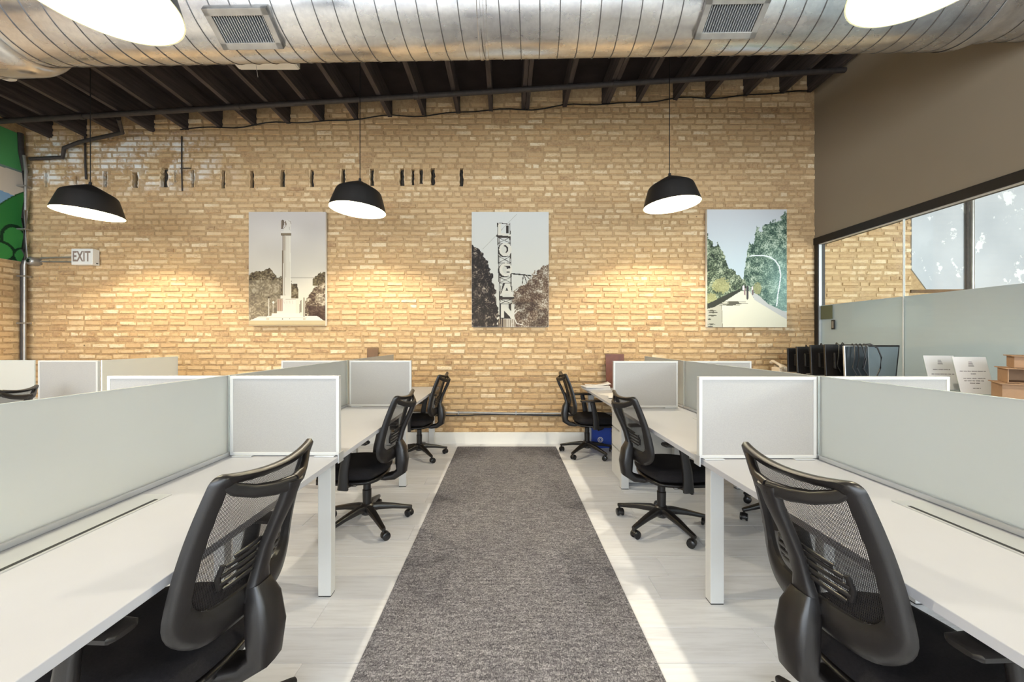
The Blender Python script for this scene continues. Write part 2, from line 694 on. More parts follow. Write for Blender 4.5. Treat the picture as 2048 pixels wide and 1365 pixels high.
# ---- back wall: mortar sheet with pockets cut for the old joist slots, bricks standing proud
SLOTS = []   # x centre, width, z0, z1
for px, w, y0, y1 in ((94, 7, 345, 375), (154, 5, 352, 376), (211, 8, 343, 375), (271, 11, 345, 376), (330, 15, 336, 375),
                      (351, 5, 341, 365), (386, 7, 340, 375), (447, 8, 341, 377), (505, 8, 342, 376), (566, 9, 340, 374),
                      (624, 8, 340, 374), (687, 9, 338, 372), (744, 8, 338, 372), (804, 9, 337, 372), (826, 6, 339, 371),
                      (842, 7, 338, 368), (866, 9, 337, 371), (923, 8, 337, 373)):
    s = F_PX / WALL_Y
    SLOTS.append(((px - VPX) / s, 1.2 * w / s, CAM_Z + (VPY - y1) / s, CAM_Z + (VPY - y0) / s))
SLOTS.sort()
BRICK_R = 5.25                        # the brick ends here, plaster goes on (seen through the glass)
wall = MB()
zb0, zb1 = min(s[2] for s in SLOTS), max(s[3] for s in SLOTS)
X0, X1, ZT = LEFT_X - 0.1, ROOM2_X, 5.1


def sheet(x0, x1, z0, z1):
    wall.add([(x0, WALL_Y, z0), (x1, WALL_Y, z0), (x1, WALL_Y, z1), (x0, WALL_Y, z1)], [(0, 1, 2, 3)])


sheet(X0, X1, -0.08, zb0)
sheet(X0, X1, zb1, ZT)
xp = X0
for xc, w, z0, z1 in SLOTS:
    a, b = xc - w / 2, xc + w / 2
    sheet(xp, a, zb0, zb1)
    if z0 > zb0: sheet(a, b, zb0, z0)
    if z1 < zb1: sheet(a, b, z1, zb1)
    d = WALL_Y + 0.10
    wall.add([(a, WALL_Y, z0), (a, d, z0), (a, d, z1), (a, WALL_Y, z1)], [(0, 1, 2, 3)])
    wall.add([(b, WALL_Y, z0), (b, d, z0), (b, d, z1), (b, WALL_Y, z1)], [(0, 1, 2, 3)])
    wall.add([(a, WALL_Y, z0), (b, WALL_Y, z0), (b, d, z0), (a, d, z0)], [(0, 1, 2, 3)])
    wall.add([(a, WALL_Y, z1), (b, WALL_Y, z1), (b, d, z1), (a, d, z1)], [(0, 1, 2, 3)])
    xp = b
sheet(xp, X1, zb0, zb1)
wall.add([(X0, WALL_Y + 0.2, -0.08), (X1, WALL_Y + 0.2, -0.08), (X1, WALL_Y + 0.2, ZT), (X0, WALL_Y + 0.2, ZT)], [(0, 1, 2, 3)])
wb = structure(wall.build('wall_back', 'mortar', fixn=False), 'tan common brick wall with wide smeared joints')

# rough cement left in the back of each slot
for xc, w, z0, z1 in SLOTS:
    m = MB()
    k = 7
    pts = [(xc + (random.random() - 0.5) * w * 0.3, WALL_Y + 0.075, z0 + (z1 - z0) * i / (k - 1)) for i in range(k)]
    m.sweep(pts, [w * (0.75 + 0.5 * random.random()) for _ in pts], [0.05 + 0.03 * random.random() for _ in pts], up=(0, 1, 0), n=8)
    m.build('slot_fill', 'concrete_dark', wb, smooth=True)

# broken brick edges standing into each slot
for xc, w, z0, z1 in SLOTS:
    for sd in (-1, 1):
        xe = xc + sd * (w / 2 + 0.004)
        k = 9
        pts = [(xe - sd * (0.004 + random.random() * w * 0.22), z0 + (z1 - z0) * i / (k - 1)) for i in range(k)]
        MB().prism([(xe, z0)] + pts + [(xe, z1)], WALL_Y - 0.012 + random.random() * 0.008, WALL_Y + 0.035).build('broken_edge', 'brick', wb)

COURSE, BH = 0.0727, 0.048


def brick_verts(x0, x1, z0, z1, d, j, r):
    """five visible faces, corners knocked about by j, front face chamfered"""
    def q(v): return v + (r.random() - 0.5) * j
    c = 0.005
    back = [(q(x0), WALL_Y + 0.004, q(z0)), (q(x1), WALL_Y + 0.004, q(z0)), (q(x1), WALL_Y + 0.004, q(z1)), (q(x0), WALL_Y + 0.004, q(z1))]
    fr = [(p[0] + (c if i in (0, 3) else -c), WALL_Y - d + (r.random() - .5) * 0.004, p[2] + (c if i in (0, 1) else -c)) for i, p in enumerate(back)]
    return back + fr


BF = [(4, 5, 6, 7), (0, 1, 5, 4), (1, 2, 6, 5), (2, 3, 7, 6), (3, 0, 4, 7)]
all_bricks = []
rb = random.Random(3)
nc = int((4.75 - 0.15) / COURSE)
for ci in range(nc):
    z0 = 0.155 + ci * COURSE
    header = (ci % 5 == 2)
    pitch = 0.112 if header else 0.2235
    x = LEFT_X + (rb.random() * 0.05 if ci % 2 else 0.11)
    while x < BRICK_R:
        L = pitch - 0.024 - rb.random() * 0.008
        if not header and rb.random() < 0.06:
            L = 0.10
        x0, x1 = x, min(x + L, BRICK_R)
        x += L + 0.018 + rb.random() * 0.014
        if x1 - x0 < 0.03:
            continue
        zl = z0 + (rb.random() - .5) * 0.006
        h = BH + (rb.random() - .5) * 0.010
        if zl + h > joist_z((x0 + x1) / 2) + 0.17:
            continue
        if RIGHT_X - 0.02 < (x0 + x1) / 2 < RIGHT_X + 0.14 and zl > 2.5:
            continue
        bad = False
        for xc, w, s0, s1 in SLOTS:
            if zl + h > s0 and zl < s1 and x1 > xc - w / 2 and x0 < xc + w / 2:
                if x0 < xc - w / 2 - 0.04: x1 = xc - w / 2
                elif x1 > xc + w / 2 + 0.04: x0 = xc + w / 2
                else: bad = True
        if bad or x1 - x0 < 0.03:
            continue
        all_bricks.append([x0, x1, zl, zl + h, header])

CANVAS = [(-3.295, -2.310, 1.525, 2.985), (-0.440, 0.547, 1.508, 2.985), (2.574, 3.597, 1.507, 3.018)]


def hidden(b):
    for a0, a1, c0, c1 in CANVAS:
        if b[1] > a0 - 0.02 and b[0] < a1 + 0.02 and b[3] > c0 - 0.02 and b[2] < c1 + 0.02:
            return True
    return False


cand = [b for b in all_bricks if not b[4] and 0.18 < b[1] - b[0] and 1.3 < b[2] < 3.2 and -2.25 < b[0] and b[1] < 2.52 and not hidden(b)]
cand.sort(key=lambda b: abs(b[2] - 2.05))
single = {id(b) for b in cand[:296]}
variants = []
for k in range(8):
    L = 0.2015
    vs = brick_verts(-L / 2, L / 2, -BH / 2, BH / 2, 0.007 + 0.008 * rb.random(), 0.009, rb)
    vs = [(p[0], p[1] - WALL_Y, p[2]) for p in vs]
    variants.append(MB().add(vs, BF).mesh('brick', 'brick'))
field, tones = MB(), []
for b in all_bricks:
    if id(b) in single:
        o = bpy.data.objects.new('brick', rb.choice(variants))
        o.location = ((b[0] + b[1]) / 2, WALL_Y, (b[2] + b[3]) / 2)
        o.scale = ((b[1] - b[0]) / 0.2015, 1, (b[3] - b[2]) / BH)
        o.parent = wb
        COL.objects.link(o)
    else:
        field.add(brick_verts(b[0], b[1], b[2], b[3], 0.005 + 0.009 * rb.random(), 0.009, rb), BF)
        tones += [rb.random()] * 5
o = field.build('brick_field', 'brick_field', wb)
at = o.data.attributes.new('tone', 'FLOAT', 'FACE')
at.data.foreach_set('value', tones)
o['kind'] = 'stuff'

# plaster still on the wall beyond the glass
plz = joist_z(5.6)
MB().prism([(5.25, 2.26), (5.44, 2.0), (8.1, 2.0), (8.1, 4.9), (5.25, 4.9)], WALL_Y - 0.014, WALL_Y + 0.002).build('plaster_coat', 'plaster', wb)
MB().box(5.24, 5.95, WALL_Y - 0.02, WALL_Y, 1.955, 1.995, 0.004).build('ledge', 'brown_wood', wb)

structure(MB().box(LEFT_X, RIGHT_X - 0.0, WALL_Y - 0.022, WALL_Y - 0.001, 0.0, 0.15, 0.003).build('baseboard_back', 'white_paint'), 'cream painted baseboard below the brick wall')

# ---- left wall
wl = structure(MB().box(LEFT_X - 0.15, LEFT_X, FRONT_Y, WALL_Y, -0.08, 5.0).build('wall_left', 'mortar'), 'side wall of brick under a green mural')
field, tones = MB(), []
for ci in range(30):
    z0 = 0.155 + ci * COURSE
    y = WALL_Y - 0.02 - (0.11 if ci % 2 else 0)
    while y > 2.4:
        L = 0.2
        d = 0.006 + 0.008 * rb.random()
        zl = z0 + (rb.random() - .5) * .006
        if zl + BH < 2.32:
            field.box(LEFT_X - 0.003, LEFT_X + d, y - L, y, zl, zl + BH + (rb.random() - .5) * .008)
            tones += [rb.random()] * 6
        y -= L + 0.018 + rb.random() * 0.012
o = field.build('brick_field', 'brick_field', wl)
at = o.data.attributes.new('tone', 'FLOAT', 'FACE')
at.data.foreach_set('value', tones)
o['kind'] = 'stuff'

# ---- right wall: taupe drywall above a glazed partition
GL_TOP, GL_FILM = 2.60, 1.785
wr = structure(MB().box(RIGHT_X, RIGHT_X + 0.12, FRONT_Y, WALL_Y - 0.001, GL_TOP + 0.06, 5.1).build('wall_right', 'taupe_wall'), 'taupe painted drywall above the glass partition')
fr = structure(bpy.data.objects.new('window_1', None), 'black framed glass partition with frosted lower band')
COL.objects.link(fr)
MB().box(RIGHT_X - 0.015, RIGHT_X + 0.10, FRONT_Y, WALL_Y, GL_TOP - 0.03, GL_TOP + 0.06, 0.004).build('head_rail', 'black_paint', fr)
MB().box(RIGHT_X - 0.012, RIGHT_X + 0.08, WALL_Y - 0.075, WALL_Y - 0.016, 0.0, GL_TOP - 0.03, 0.003).build('jamb', 'black_paint', fr)
MB().box(RIGHT_X - 0.004, RIGHT_X + 0.03, WALL_Y - 0.082, WALL_Y - 0.075, 0.0, GL_TOP - 0.03).build('glazing_bead', 'aluminium', fr)
MB().box(RIGHT_X - 0.004, RIGHT_X + 0.03, FRONT_Y, WALL_Y - 0.08, GL_TOP - 0.038, GL_TOP - 0.030).build('glazing_bead', 'aluminium', fr)
MB().box(RIGHT_X - 0.012, RIGHT_X + 0.08, FRONT_Y, WALL_Y - 0.016, 0.0, 0.06, 0.003).build('sill_rail', 'black_paint', fr)
ys = [WALL_Y - 0.078, 3.946, 2.83, 1.71, 0.59, -0.53, -1.65, -2.77, -3.9, FRONT_Y]
for a, b in zip(ys, ys[1:]):
    p = MB().box(RIGHT_X + 0.02, RIGHT_X + 0.032, b + 0.004, a - 0.004, 0.05, GL_TOP - 0.03).build('glass_pane', 'glass', fr)
    MB().box(RIGHT_X + 0.0325, RIGHT_X + 0.0335, b + 0.004, a - 0.004, 0.06, GL_FILM).build('frosted_film', 'film', p)
    if b > FRONT_Y:
        MB().box(RIGHT_X + 0.017, RIGHT_X + 0.035, b - 0.004, b + 0.004, 0.05, GL_TOP - 0.03).build('joint_strip', 'white_plastic', fr)

# ---- ceiling
cz = lambda x: joist_z(x) + 0.26
ce = structure(MB().add([(LEFT_X - .1, FRONT_Y, cz(LEFT_X - .1)), (ROOM2_X, FRONT_Y, cz(ROOM2_X)), (ROOM2_X, WALL_Y + .2, cz(ROOM2_X)), (LEFT_X - .1, WALL_Y + .2, cz(LEFT_X - .1)),
                         (LEFT_X - .1, FRONT_Y, cz(LEFT_X - .1) + .1), (ROOM2_X, FRONT_Y, cz(ROOM2_X) + .1), (ROOM2_X, WALL_Y + .2, cz(ROOM2_X) + .1), (LEFT_X - .1, WALL_Y + .2, cz(LEFT_X - .1) + .1)],
                        [(0, 1, 2, 3), (4, 5, 6, 7), (0, 1, 5, 4), (1, 2, 6, 5), (2, 3, 7, 6), (3, 0, 4, 7)]).build('ceiling', 'deck'), 'dark exposed timber roof deck and joists')
JX = [-0.195, 0.25, 0.76, 1.29, 1.71, 2.19, 2.61, 3.10, 3.57, 3.93] + [-0.62 - 0.44 * k for k in range(13)] + [4.4, 4.85, 5.3, 5.75, 6.2, 6.65, 7.1, 7.55]
for jx in JX:
    dbl = jx in (0.25, 1.29)
    w = 0.10 if dbl else 0.052
    z = joist_z(jx)
    parts = ((jx - w / 2, jx - 0.003), (jx + 0.003, jx + w / 2)) if dbl else ((jx - w / 2, jx + w / 2),)
    for a, b in parts:
        MB().box(a, b, FRONT_Y, WALL_Y + 0.1, z, z + 0.262).build('joist', 'timber', ce)

# ---- front wall with its shopfront openings (behind the camera)
wf = MB()
for x0, x1, z0, z1 in ((LEFT_X, ROOM2_X, -0.05, 0.25), (LEFT_X, ROOM2_X, 3.75, 5.0), (LEFT_X, -5.9, 0.25, 3.75), (3.7, 4.6, 0.25, 3.75), (ROOM2_X - 0.2, ROOM2_X, 0.25, 3.75)):
    wf.box(x0, x1, FRONT_Y - 0.2, FRONT_Y - 0.02, z0, z1)
structure(wf.build('wall_front', 'white_paint'), 'shopfront wall')
structure(MB().box(ROOM2_X, ROOM2_X + 0.15, FRONT_Y, WALL_Y, -0.05, 5.1).build('wall_far_right', 'white_paint'), 'white wall of the glazed room')
structure(MB().box(RIGHT_X + 0.12, ROOM2_X, FRONT_Y + 0.02, WALL_Y - 0.02, -0.004, 0.004).build('trim_1', simple('room_carpet', (150, 148, 146), 0.95)), 'grey carpet of the glazed room')


# ================================================================== duct, pipes and fittings overhead
DY, DZ, DR = 2.807, 3.78, 0.34
TILT = 0.0174
duct = thing('ventilation_duct', (0, DY, DZ), 'large galvanised spiral duct running across the room under the joists', 'duct')
duct.rotation_euler = (0, -math.atan(TILT), 0)
# along x: wide sleeve at the left, main run, reducer and narrower run at the right
XL, XR = -3.58, 3.36
RL, RS = 0.405, 0.285
MB().lathe([(DR, XL + 0.0), (DR, XR)], 64, axis='x').build('main_run', 'duct', duct, smooth=True)
prof = [(DR + 0.001, XL + 0.11)]
for i in range(9):
    t = i / 8
    prof.append((DR + 0.002 + (RL - DR) * math.sin(t * PI / 2), XL + 0.11 - 0.16 * (1 - math.cos(t * PI / 2))))
prof += [(RL, -4.6), (RL, LEFT_X + 0.05 + 0.0)]
MB().lathe(prof, 64, axis='x').build('wide_sleeve', 'duct', duct, smooth=True)
prof = [(DR + 0.004, XR - 0.06), (DR + 0.006, XR - 0.05), (DR + 0.004, XR - 0.04), (DR + 0.003, XR)]
for i in range(7):
    t = i / 6
    prof.append((DR + (RS + 0.008 - DR) * (0.5 - 0.5 * math.cos(PI * t)), XR + 0.17 * t))
prof += [(RS + 0.008, XR + 0.20), (RS + 0.013, XR + 0.215), (RS + 0.008, XR + 0.23)]
MB().lathe(prof, 64, axis='x').build('reducer', 'duct', duct, smooth=True)
MB().lathe([(RS, XR + 0.15), (RS, RIGHT_X + 0.06)], 64, axis='x').build('narrow_run', 'duct', duct, smooth=True)
# slip coupling near the middle of the run
MB().lathe([(DR, -0.20), (DR + 0.005, -0.195), (DR + 0.005, -0.178), (DR + 0.001, -0.174), (DR + 0.001, -0.158), (DR + 0.005, -0.154), (DR + 0.005, -0.137), (DR, -0.132)], 64, axis='x').build('coupling', 'duct', duct, smooth=True)


def helix(x0, x1, r, pitch, phase=0.0):
    pts = []
    n = int((x1 - x0) / pitch * 40)
    for i in range(n + 1):
        x = x0 + (x1 - x0) * i / n
        t = phase + 2 * PI * x / pitch
        pts.append((x, r * math.cos(t), r * math.sin(t)))
    return pts


PITCH = 0.135
seam_mat = simple('duct_seam', (112, 110, 110), 0.4, metal=0.8)
MB().sweep(helix(XL + 0.10, XR - 0.05, DR + 0.0015, PITCH), 0.0075, 0.0075, n=5).build('spiral_seam', seam_mat, duct, smooth='all')
MB().sweep(helix(LEFT_X + 0.1, XL - 0.1, RL + 0.0015, PITCH), 0.0075, 0.0075, n=5).build('spiral_seam', seam_mat, duct, smooth='all')
MB().sweep(helix(XR + 0.24, RIGHT_X - 0.0, RS + 0.0015, PITCH), 0.0075, 0.0075, n=5).build('spiral_seam', seam_mat, duct, smooth='all')


def grille(px, py, wx, hh, skew):
    """supply grille riding on the duct where the line of sight through px,py meets it"""
    e = math.atan((VPY - py) / F_PX)
    X = 0.0
    for _ in range(6):
        cz_ = DZ - CAM_Z + X * TILT
        d = (math.cos(e), math.sin(e))
        b = d[0] * DY + d[1] * cz_
        c = DY ** 2 + cz_ ** 2 - (DR + 0.02) ** 2
        t = b - math.sqrt(max(0, b * b - c))
        Y, Z = t * d[0], t * d[1]
        X = (px - VPX) / F_PX * Y
    ang = math.atan2(Z - cz_, Y - DY)
    g = bpy.data.objects.new('supply_grille', None)
    g.location = (X, math.cos(ang) * (DR + 0.02), math.sin(ang) * (DR + 0.02))
    # local z points outward from the duct
    g.rotation_euler = (ang - PI / 2, 0, 0)
    g.parent = duct
    COL.objects.link(g)
    a, b = wx / 2, hh / 2
    f = MB()
    w = 0.042
    f.box(-a, a, -b, -b + w, -0.02, 0.012, 0.003).box(-a, a, b - w, b, -0.02, 0.012, 0.003)
    f.box(-a, -a + w, -b, b, -0.02, 0.012, 0.003).box(a - w, a, -b, b, -0.02, 0.012, 0.003)
    f.box(-a, a, -b, b, -0.05, -0.019)
    f.build('grille_frame', 'galvanised_pipe', g)
    MB().box(-a + w, a - w, -b + w, b - w, -0.02, -0.012).build('grille_back', 'duct_inside', g)
    n = 20
    sl = MB().box(-0.0015, 0.0015, -b + w, b - w, -0.012, 0.006).mesh('slat', 'aluminium')
    for i in range(n):
        o = bpy.data.objects.new('slat', sl)
        o.location = (-a + w + (2 * a - 2 * w) * (i + 0.5) / n, 0, 0)
        o.parent = g
        COL.objects.link(o)


grille(487, 58, 0.42, 0.235, 0)
grille(1462, 36, 0.42, 0.235, 0)

# pipe under the joists
pz = lambda x: joist_z(x) - 0.034
pp = thing('sprinkler_pipe', (0, 4.60, 0), 'dark pipe slung along under the ceiling joists near the brick wall', 'pipe')
MB().tube([(LEFT_X, 0, pz(LEFT_X)), (-2, 0, pz(-2)), (2, 0, pz(2)), (RIGHT_X, 0, pz(RIGHT_X))], 0.030, 12).build('pipe_run', 'old_pipe', pp, smooth=True)
for x in (-5.0, -3.16, -1.06, 1.29, 3.1):
    MB().lathe([(0.031, -0.03), (0.037, -0.028), (0.037, 0.028), (0.031, 0.03)], 14, (x, 0, pz(x)), 'x').build('pipe_sleeve', 'old_pipe', pp, smooth=True)
# offset leg at the left end
MB().tube([(-4.62, 0.05, pz(-4.6) - 0.03), (-4.72, 0.2, pz(-4.6) - 0.11), (-5.4, 0.34, pz(-5.5) - 0.10), (-5.62, 0.36, pz(-5.6) - 0.16), (-5.66, 0.38, pz(-5.6) - 0.27), (-6.1, 0.40, pz(-5.6) - 0.28)], 0.022, 10).build('offset_leg', 'old_pipe', pp, smooth=True)

pts = []
for i in range(60):
    x = -4.2 + i * (8.1 / 59)
    pts.append((x, WALL_Y - 0.03, joist_z(x) - 0.005 + 0.025 * math.sin(i * 0.9) * math.sin(i * 0.23)))
c = MB().tube(pts, 0.008, 6).build('ceiling_cable', 'cable_black', smooth=True)
tag(c, 'thin black cable looped along the brick below the joist ends', 'cable')
rod = MB().tube([(-4.19, WALL_Y - 0.02, 3.98), (-4.19, WALL_Y - 0.022, 3.55), (-4.185, WALL_Y - 0.02, 3.27)], 0.008, 6)
rod.tube([(-4.21, WALL_Y - 0.02, 3.565), (-4.07, WALL_Y - 0.02, 3.565)], 0.006, 6)
tag(rod.build('anchor_rod', 'old_pipe', smooth=True), 'dark rusty rod standing on the brick between the joist slots', 'rod')
rod = MB().tube([(-5.43, WALL_Y - 0.03, 4.0), (-5.425, WALL_Y - 0.03, 3.6), (-5.42, WALL_Y - 0.025, 3.42)], 0.012, 6)
tag(rod.build('anchor_rod', 'old_pipe', smooth=True), 'dark rod on the whitewashed brick behind the pendant over the exit sign', 'rod')


def strip_light(X, Y, L, label, pull):
    z = joist_z(X)
    t = thing('strip_light', (X, Y, z - 0.06), label, 'light', 'strip lights under the joists')
    MB().box(-L / 2, L / 2, -0.05, 0.05, 0.0, 0.06, 0.006).build('housing', 'white_paint', t)
    MB().box(-L / 2 - 0.012, -L / 2, -0.045, 0.045, 0.003, 0.055, 0.003).build('end_cap', 'white_plastic', t)
    MB().box(L / 2, L / 2 + 0.012, -0.045, 0.045, 0.003, 0.055, 0.003).build('end_cap', 'white_plastic', t)
    MB().tube([(pull, -0.02, 0), (pull + 0.01, -0.02, -0.06), (pull + 0.02, -0.02, -0.12)], 0.003, 5).build('pull_cord', 'white_plastic', t)


strip_light(-2.42, 3.95, 0.60, 'white strip light peeping out below the duct on the left', -0.1)
strip_light(2.04, 3.97, 0.62, 'white strip light peeping out below the duct on the right', -0.2)


def detector(X, Y, z, label):
    t = thing('smoke_detector', (X, Y, z), label, 'detector')
    MB().lathe([(0.0, -0.05), (0.05, -0.048), (0.075, -0.03), (0.08, 0.0), (0.08, 0.03), (0.0, 0.03)], 24).build('detector_body', 'white_plastic', t, smooth=True)
    MB().lathe([(0.02, -0.052), (0.03, -0.056), (0.034, -0.05)], 16).build('detector_cap', 'white_paint', t, smooth=True)


detector(2.46, 3.86, joist_z(2.4) - 0.07, 'round white smoke detector at the end of the right strip light')
detector(-4.86, 3.78, 3.93, 'round white smoke detector under the wide duct sleeve at far left')


# ================================================================== pendant lamps
def make_pendant():
    t = bpy.data.objects.new('pendant_lamp', None)
    COL.objects.link(t)
    R1, R0 = 0.28, 0.222          # rim and shoulder
    n = 56
    outer = [(0.012, 0.300), (0.03, 0.296), (0.10, 0.262), (0.19, 0.213), (0.210, 0.198), (R0, 0.180), (0.247, 0.105), (R1, 0.0)]
    inner = [(R1, 0.0), (R1 - 0.006, 0.001), (0.241, 0.105), (0.214, 0.178), (0.19, 0.204), (0.10, 0.254), (0.012, 0.290)]
    MB().lathe(outer, n).build('shade', 'lamp_black', t, smooth=35)
    MB().lathe(inner, n).build('reflector', 'lamp_inner', t, smooth=True)
    MB().lathe([(0.0, 0.330), (0.012, 0.328), (0.014, 0.30), (0.0, 0.298)], 14).build('cord_grip', 'black_paint', t, smooth=True)
    MB().lathe([(0.0, 0.285), (0.02, 0.284), (0.02, 0.23), (0.0, 0.229)], 14).build('lamp_holder', 'white_plastic', t, smooth=True)
    b = []
    for i in range(11):
        a = -PI / 2 + PI * i / 10
        b.append((0.031 * math.cos(a), 0.165 + 0.040 * math.sin(a)))
    b.append((0.014, 0.23))
    MB().lathe(b, 20).build('bulb', 'bulb', t, smooth=True)
    return t


LAMPS = [
    # x, y, rim z, tilt about y (deg, right side down), power, label
    (-4.28, 4.0, 2.635, 3.0, 'black pendant lamp hanging beside the exit sign by the mural'),
    (-1.52, 4.0, 2.672, 4.0, 'black pendant lamp hanging between the column print and the tower sign print'),
    (1.70, 4.0, 2.725, -4.0, 'black pendant lamp hanging just left of the tree-lined path print'),
    (-1.60, 1.51, 2.690, 2.0, 'big yellow-lit pendant shade at the top edge before the left duct grille'),
    (1.67, 1.50, 2.765, -2.0, 'big cream-lit pendant shade at the top edge before the right part of the duct'),
    (-4.30, 1.50, 2.690, 2.0, 'black pendant lamp added unseen over the far left bench for extra light'),  # from here on: unseen lamps added to light desks and floor from above
    (-1.60, -1.00, 2.690, 2.0, 'black pendant lamp added unseen behind the camera for extra light, left of the aisle'),
    (1.67, -1.00, 2.765, -2.0, 'black pendant lamp added unseen behind the camera for extra light, right of the aisle'),
]
proto = make_pendant()
pendants = [proto] + [copy_tree(proto) for _ in LAMPS[1:]]
for t, (x, y, z, tilt, label) in zip(pendants, LAMPS):
    t.location = (x, y, z)
    tag(t, label, 'lamp', 'black pendant lamps')
    t.rotation_euler = (0, math.radians(tilt), 0)
    # cord up to the joists, straight down from the ceiling
    top = joist_z(x) + 0.262
    a = math.radians(tilt)
    ax, az = math.sin(a) * 0.325, math.cos(a) * 0.325
    M_inv = Matrix.Rotation(a, 3, 'Y').inverted()
    m = MB()
    p0, p1 = M_inv @ Vector((ax, 0, az)), M_inv @ Vector((ax, 0, top - z))
    m.tube([p0, (p0 + p1) / 2, p1], 0.0042, 6)
    m.build('cord', 'cable_black', t, smooth=True)

# ================================================================== prints on the wall
def to_lin(img):
    c = np.clip(img, 0, 255) / 255.0
    return np.where(c <= 0.04045, c / 12.92, ((c + 0.055) / 1.055) ** 2.4)


def vnoise(nx, ny, cell, seed):
    r = np.random.default_rng(seed)
    gw, gh = int(nx / cell) + 3, int(ny / cell) + 3
    g = r.random((gh, gw))
    yy, xx = np.mgrid[0:ny, 0:nx]
    fx, fy = xx / cell, yy / cell
    ix, iy = fx.astype(int), fy.astype(int)
    tx, ty = fx - ix, fy - iy
    tx, ty = tx * tx * (3 - 2 * tx), ty * ty * (3 - 2 * ty)
    return (g[iy, ix] * (1 - tx) + g[iy, ix + 1] * tx) * (1 - ty) + (g[iy + 1, ix] * (1 - tx) + g[iy + 1, ix + 1] * tx) * ty


class Raster:
    """a small picture, coordinates 0..1 from the top left"""
    def __init__(self, nx, ny, bgc):
        self.nx, self.ny = nx, ny
        self.img = np.zeros((ny, nx, 3)) + np.array(bgc, float)
        yy, xx = np.mgrid[0:ny, 0:nx]
        self.x, self.y = (xx + 0.5) / nx, (yy + 0.5) / ny
        self.asp = ny / nx

    def put(self, mask, col, a=1.0):
        m = (mask.astype(float) * a)[..., None]
        col = np.array(col, float)
        self.img = self.img * (1 - m) + col * m

    def rect(self, x0, y0, x1, y1, col, a=1.0):
        self.put((self.x >= x0) & (self.x <= x1) & (self.y >= y0) & (self.y <= y1), col, a)

    def poly(self, pts, col, a=1.0):
        ins = np.zeros((self.ny, self.nx), bool)
        k = len(pts)
        for i in range(k):
            (xa, ya), (xb, yb) = pts[i], pts[(i + 1) % k]
            if ya == yb:
                continue
            c = ((ya > self.y) != (yb > self.y)) & (self.x < (xb - xa) * (self.y - ya) / (yb - ya) + xa)
            ins ^= c
        self.put(ins, col, a)
        return ins

    def line(self, pts, w, col, a=1.0):
        d = np.full((self.ny, self.nx), 9.0)
        for (xa, ya), (xb, yb) in zip(pts, pts[1:]):
            ax, ay, bx, by = xa, ya * self.asp, xb, yb * self.asp
            dx, dy = bx - ax, by - ay
            L = dx * dx + dy * dy + 1e-12
            t = np.clip(((self.x - ax) * dx + (self.y * self.asp - ay) * dy) / L, 0, 1)
            d = np.minimum(d, np.hypot(self.x - ax - t * dx, self.y * self.asp - ay - t * dy))
        self.put(d < w / 2, col, a)

    def ell(self, cx, cy, rx, ry, col, a=1.0):
        self.put(((self.x - cx) / rx) ** 2 + ((self.y - cy) / ry) ** 2 < 1, col, a)

    def foliage(self, prof, dark, mid, light, seed, amp=0.03, below=1.01, fine=2.2):
        """tree mass under the profile [(x, y)...], ragged top, leafy dapple"""
        px, py = zip(*prof)
        top = np.interp(self.x, px, py, left=9, right=9)
        rag = (vnoise(self.nx, self.ny, 7, seed) - 0.5) * 2 * amp + (vnoise(self.nx, self.ny, 2.5, seed + 1) - 0.5) * amp
        mask = (self.y > top + rag) & (self.y < below)
        n = 0.55 * vnoise(self.nx, self.ny, fine, seed + 2) + 0.45 * vnoise(self.nx, self.ny, 9, seed + 3)
        n = np.clip((n - 0.2) / 0.6, 0, 1)[..., None]
        d, m_, l = (np.array(c, float) for c in (dark, mid, light))
        col = np.where(n < 0.5, d + (m_ - d) * n * 2, m_ + (l - m_) * (n - 0.5) * 2)
        self.img = np.where(mask[..., None], col, self.img)


def print_mesh(ras, w, h, y, name='print'):
    nx, ny = ras.nx, ras.ny
    xs = np.linspace(-w / 2, w / 2, nx + 1)
    zs = np.linspace(h, 0, ny + 1)
    gx, gz = np.meshgrid(xs, zs)
    v = np.stack([gx, np.full_like(gx, y), gz], -1).reshape(-1, 3)
    i = np.arange(ny)[:, None] * (nx + 1) + np.arange(nx)[None, :]
    f = np.stack([i, i + nx + 1, i + nx + 2, i + 1], -1).reshape(-1, 4)
    me = bpy.data.meshes.new(name)
    me.from_pydata(v.tolist(), [], f.tolist())
    me.materials.append(M['print'])
    at = me.attributes.new('ink', 'FLOAT_COLOR', 'FACE')
    rgba = np.ones((ny * nx, 4))
    rgba[:, :3] = to_lin(ras.img).reshape(-1, 3) * 0.9
    at.data.foreach_set('color', rgba.ravel())
    return me


def canvas(spec, ras, label):
    x0, x1, z0, z1 = spec
    w, h, d = x1 - x0, z1 - z0, 0.045
    t = thing('canvas_print', ((x0 + x1) / 2, WALL_Y - 0.0215 - d, z0), label, 'picture', 'canvas prints on the brick wall')
    MB().box(-w / 2, w / 2, 0.001, d, 0, h, 0.002).build('stretched_canvas', 'white_plastic', t)
    me = print_mesh(ras, w - 0.004, h - 0.004, 0.0)
    o = bpy.data.objects.new('print', me)
    o.location = (0, 0, 0.002)
    o.parent = t
    COL.objects.link(o)


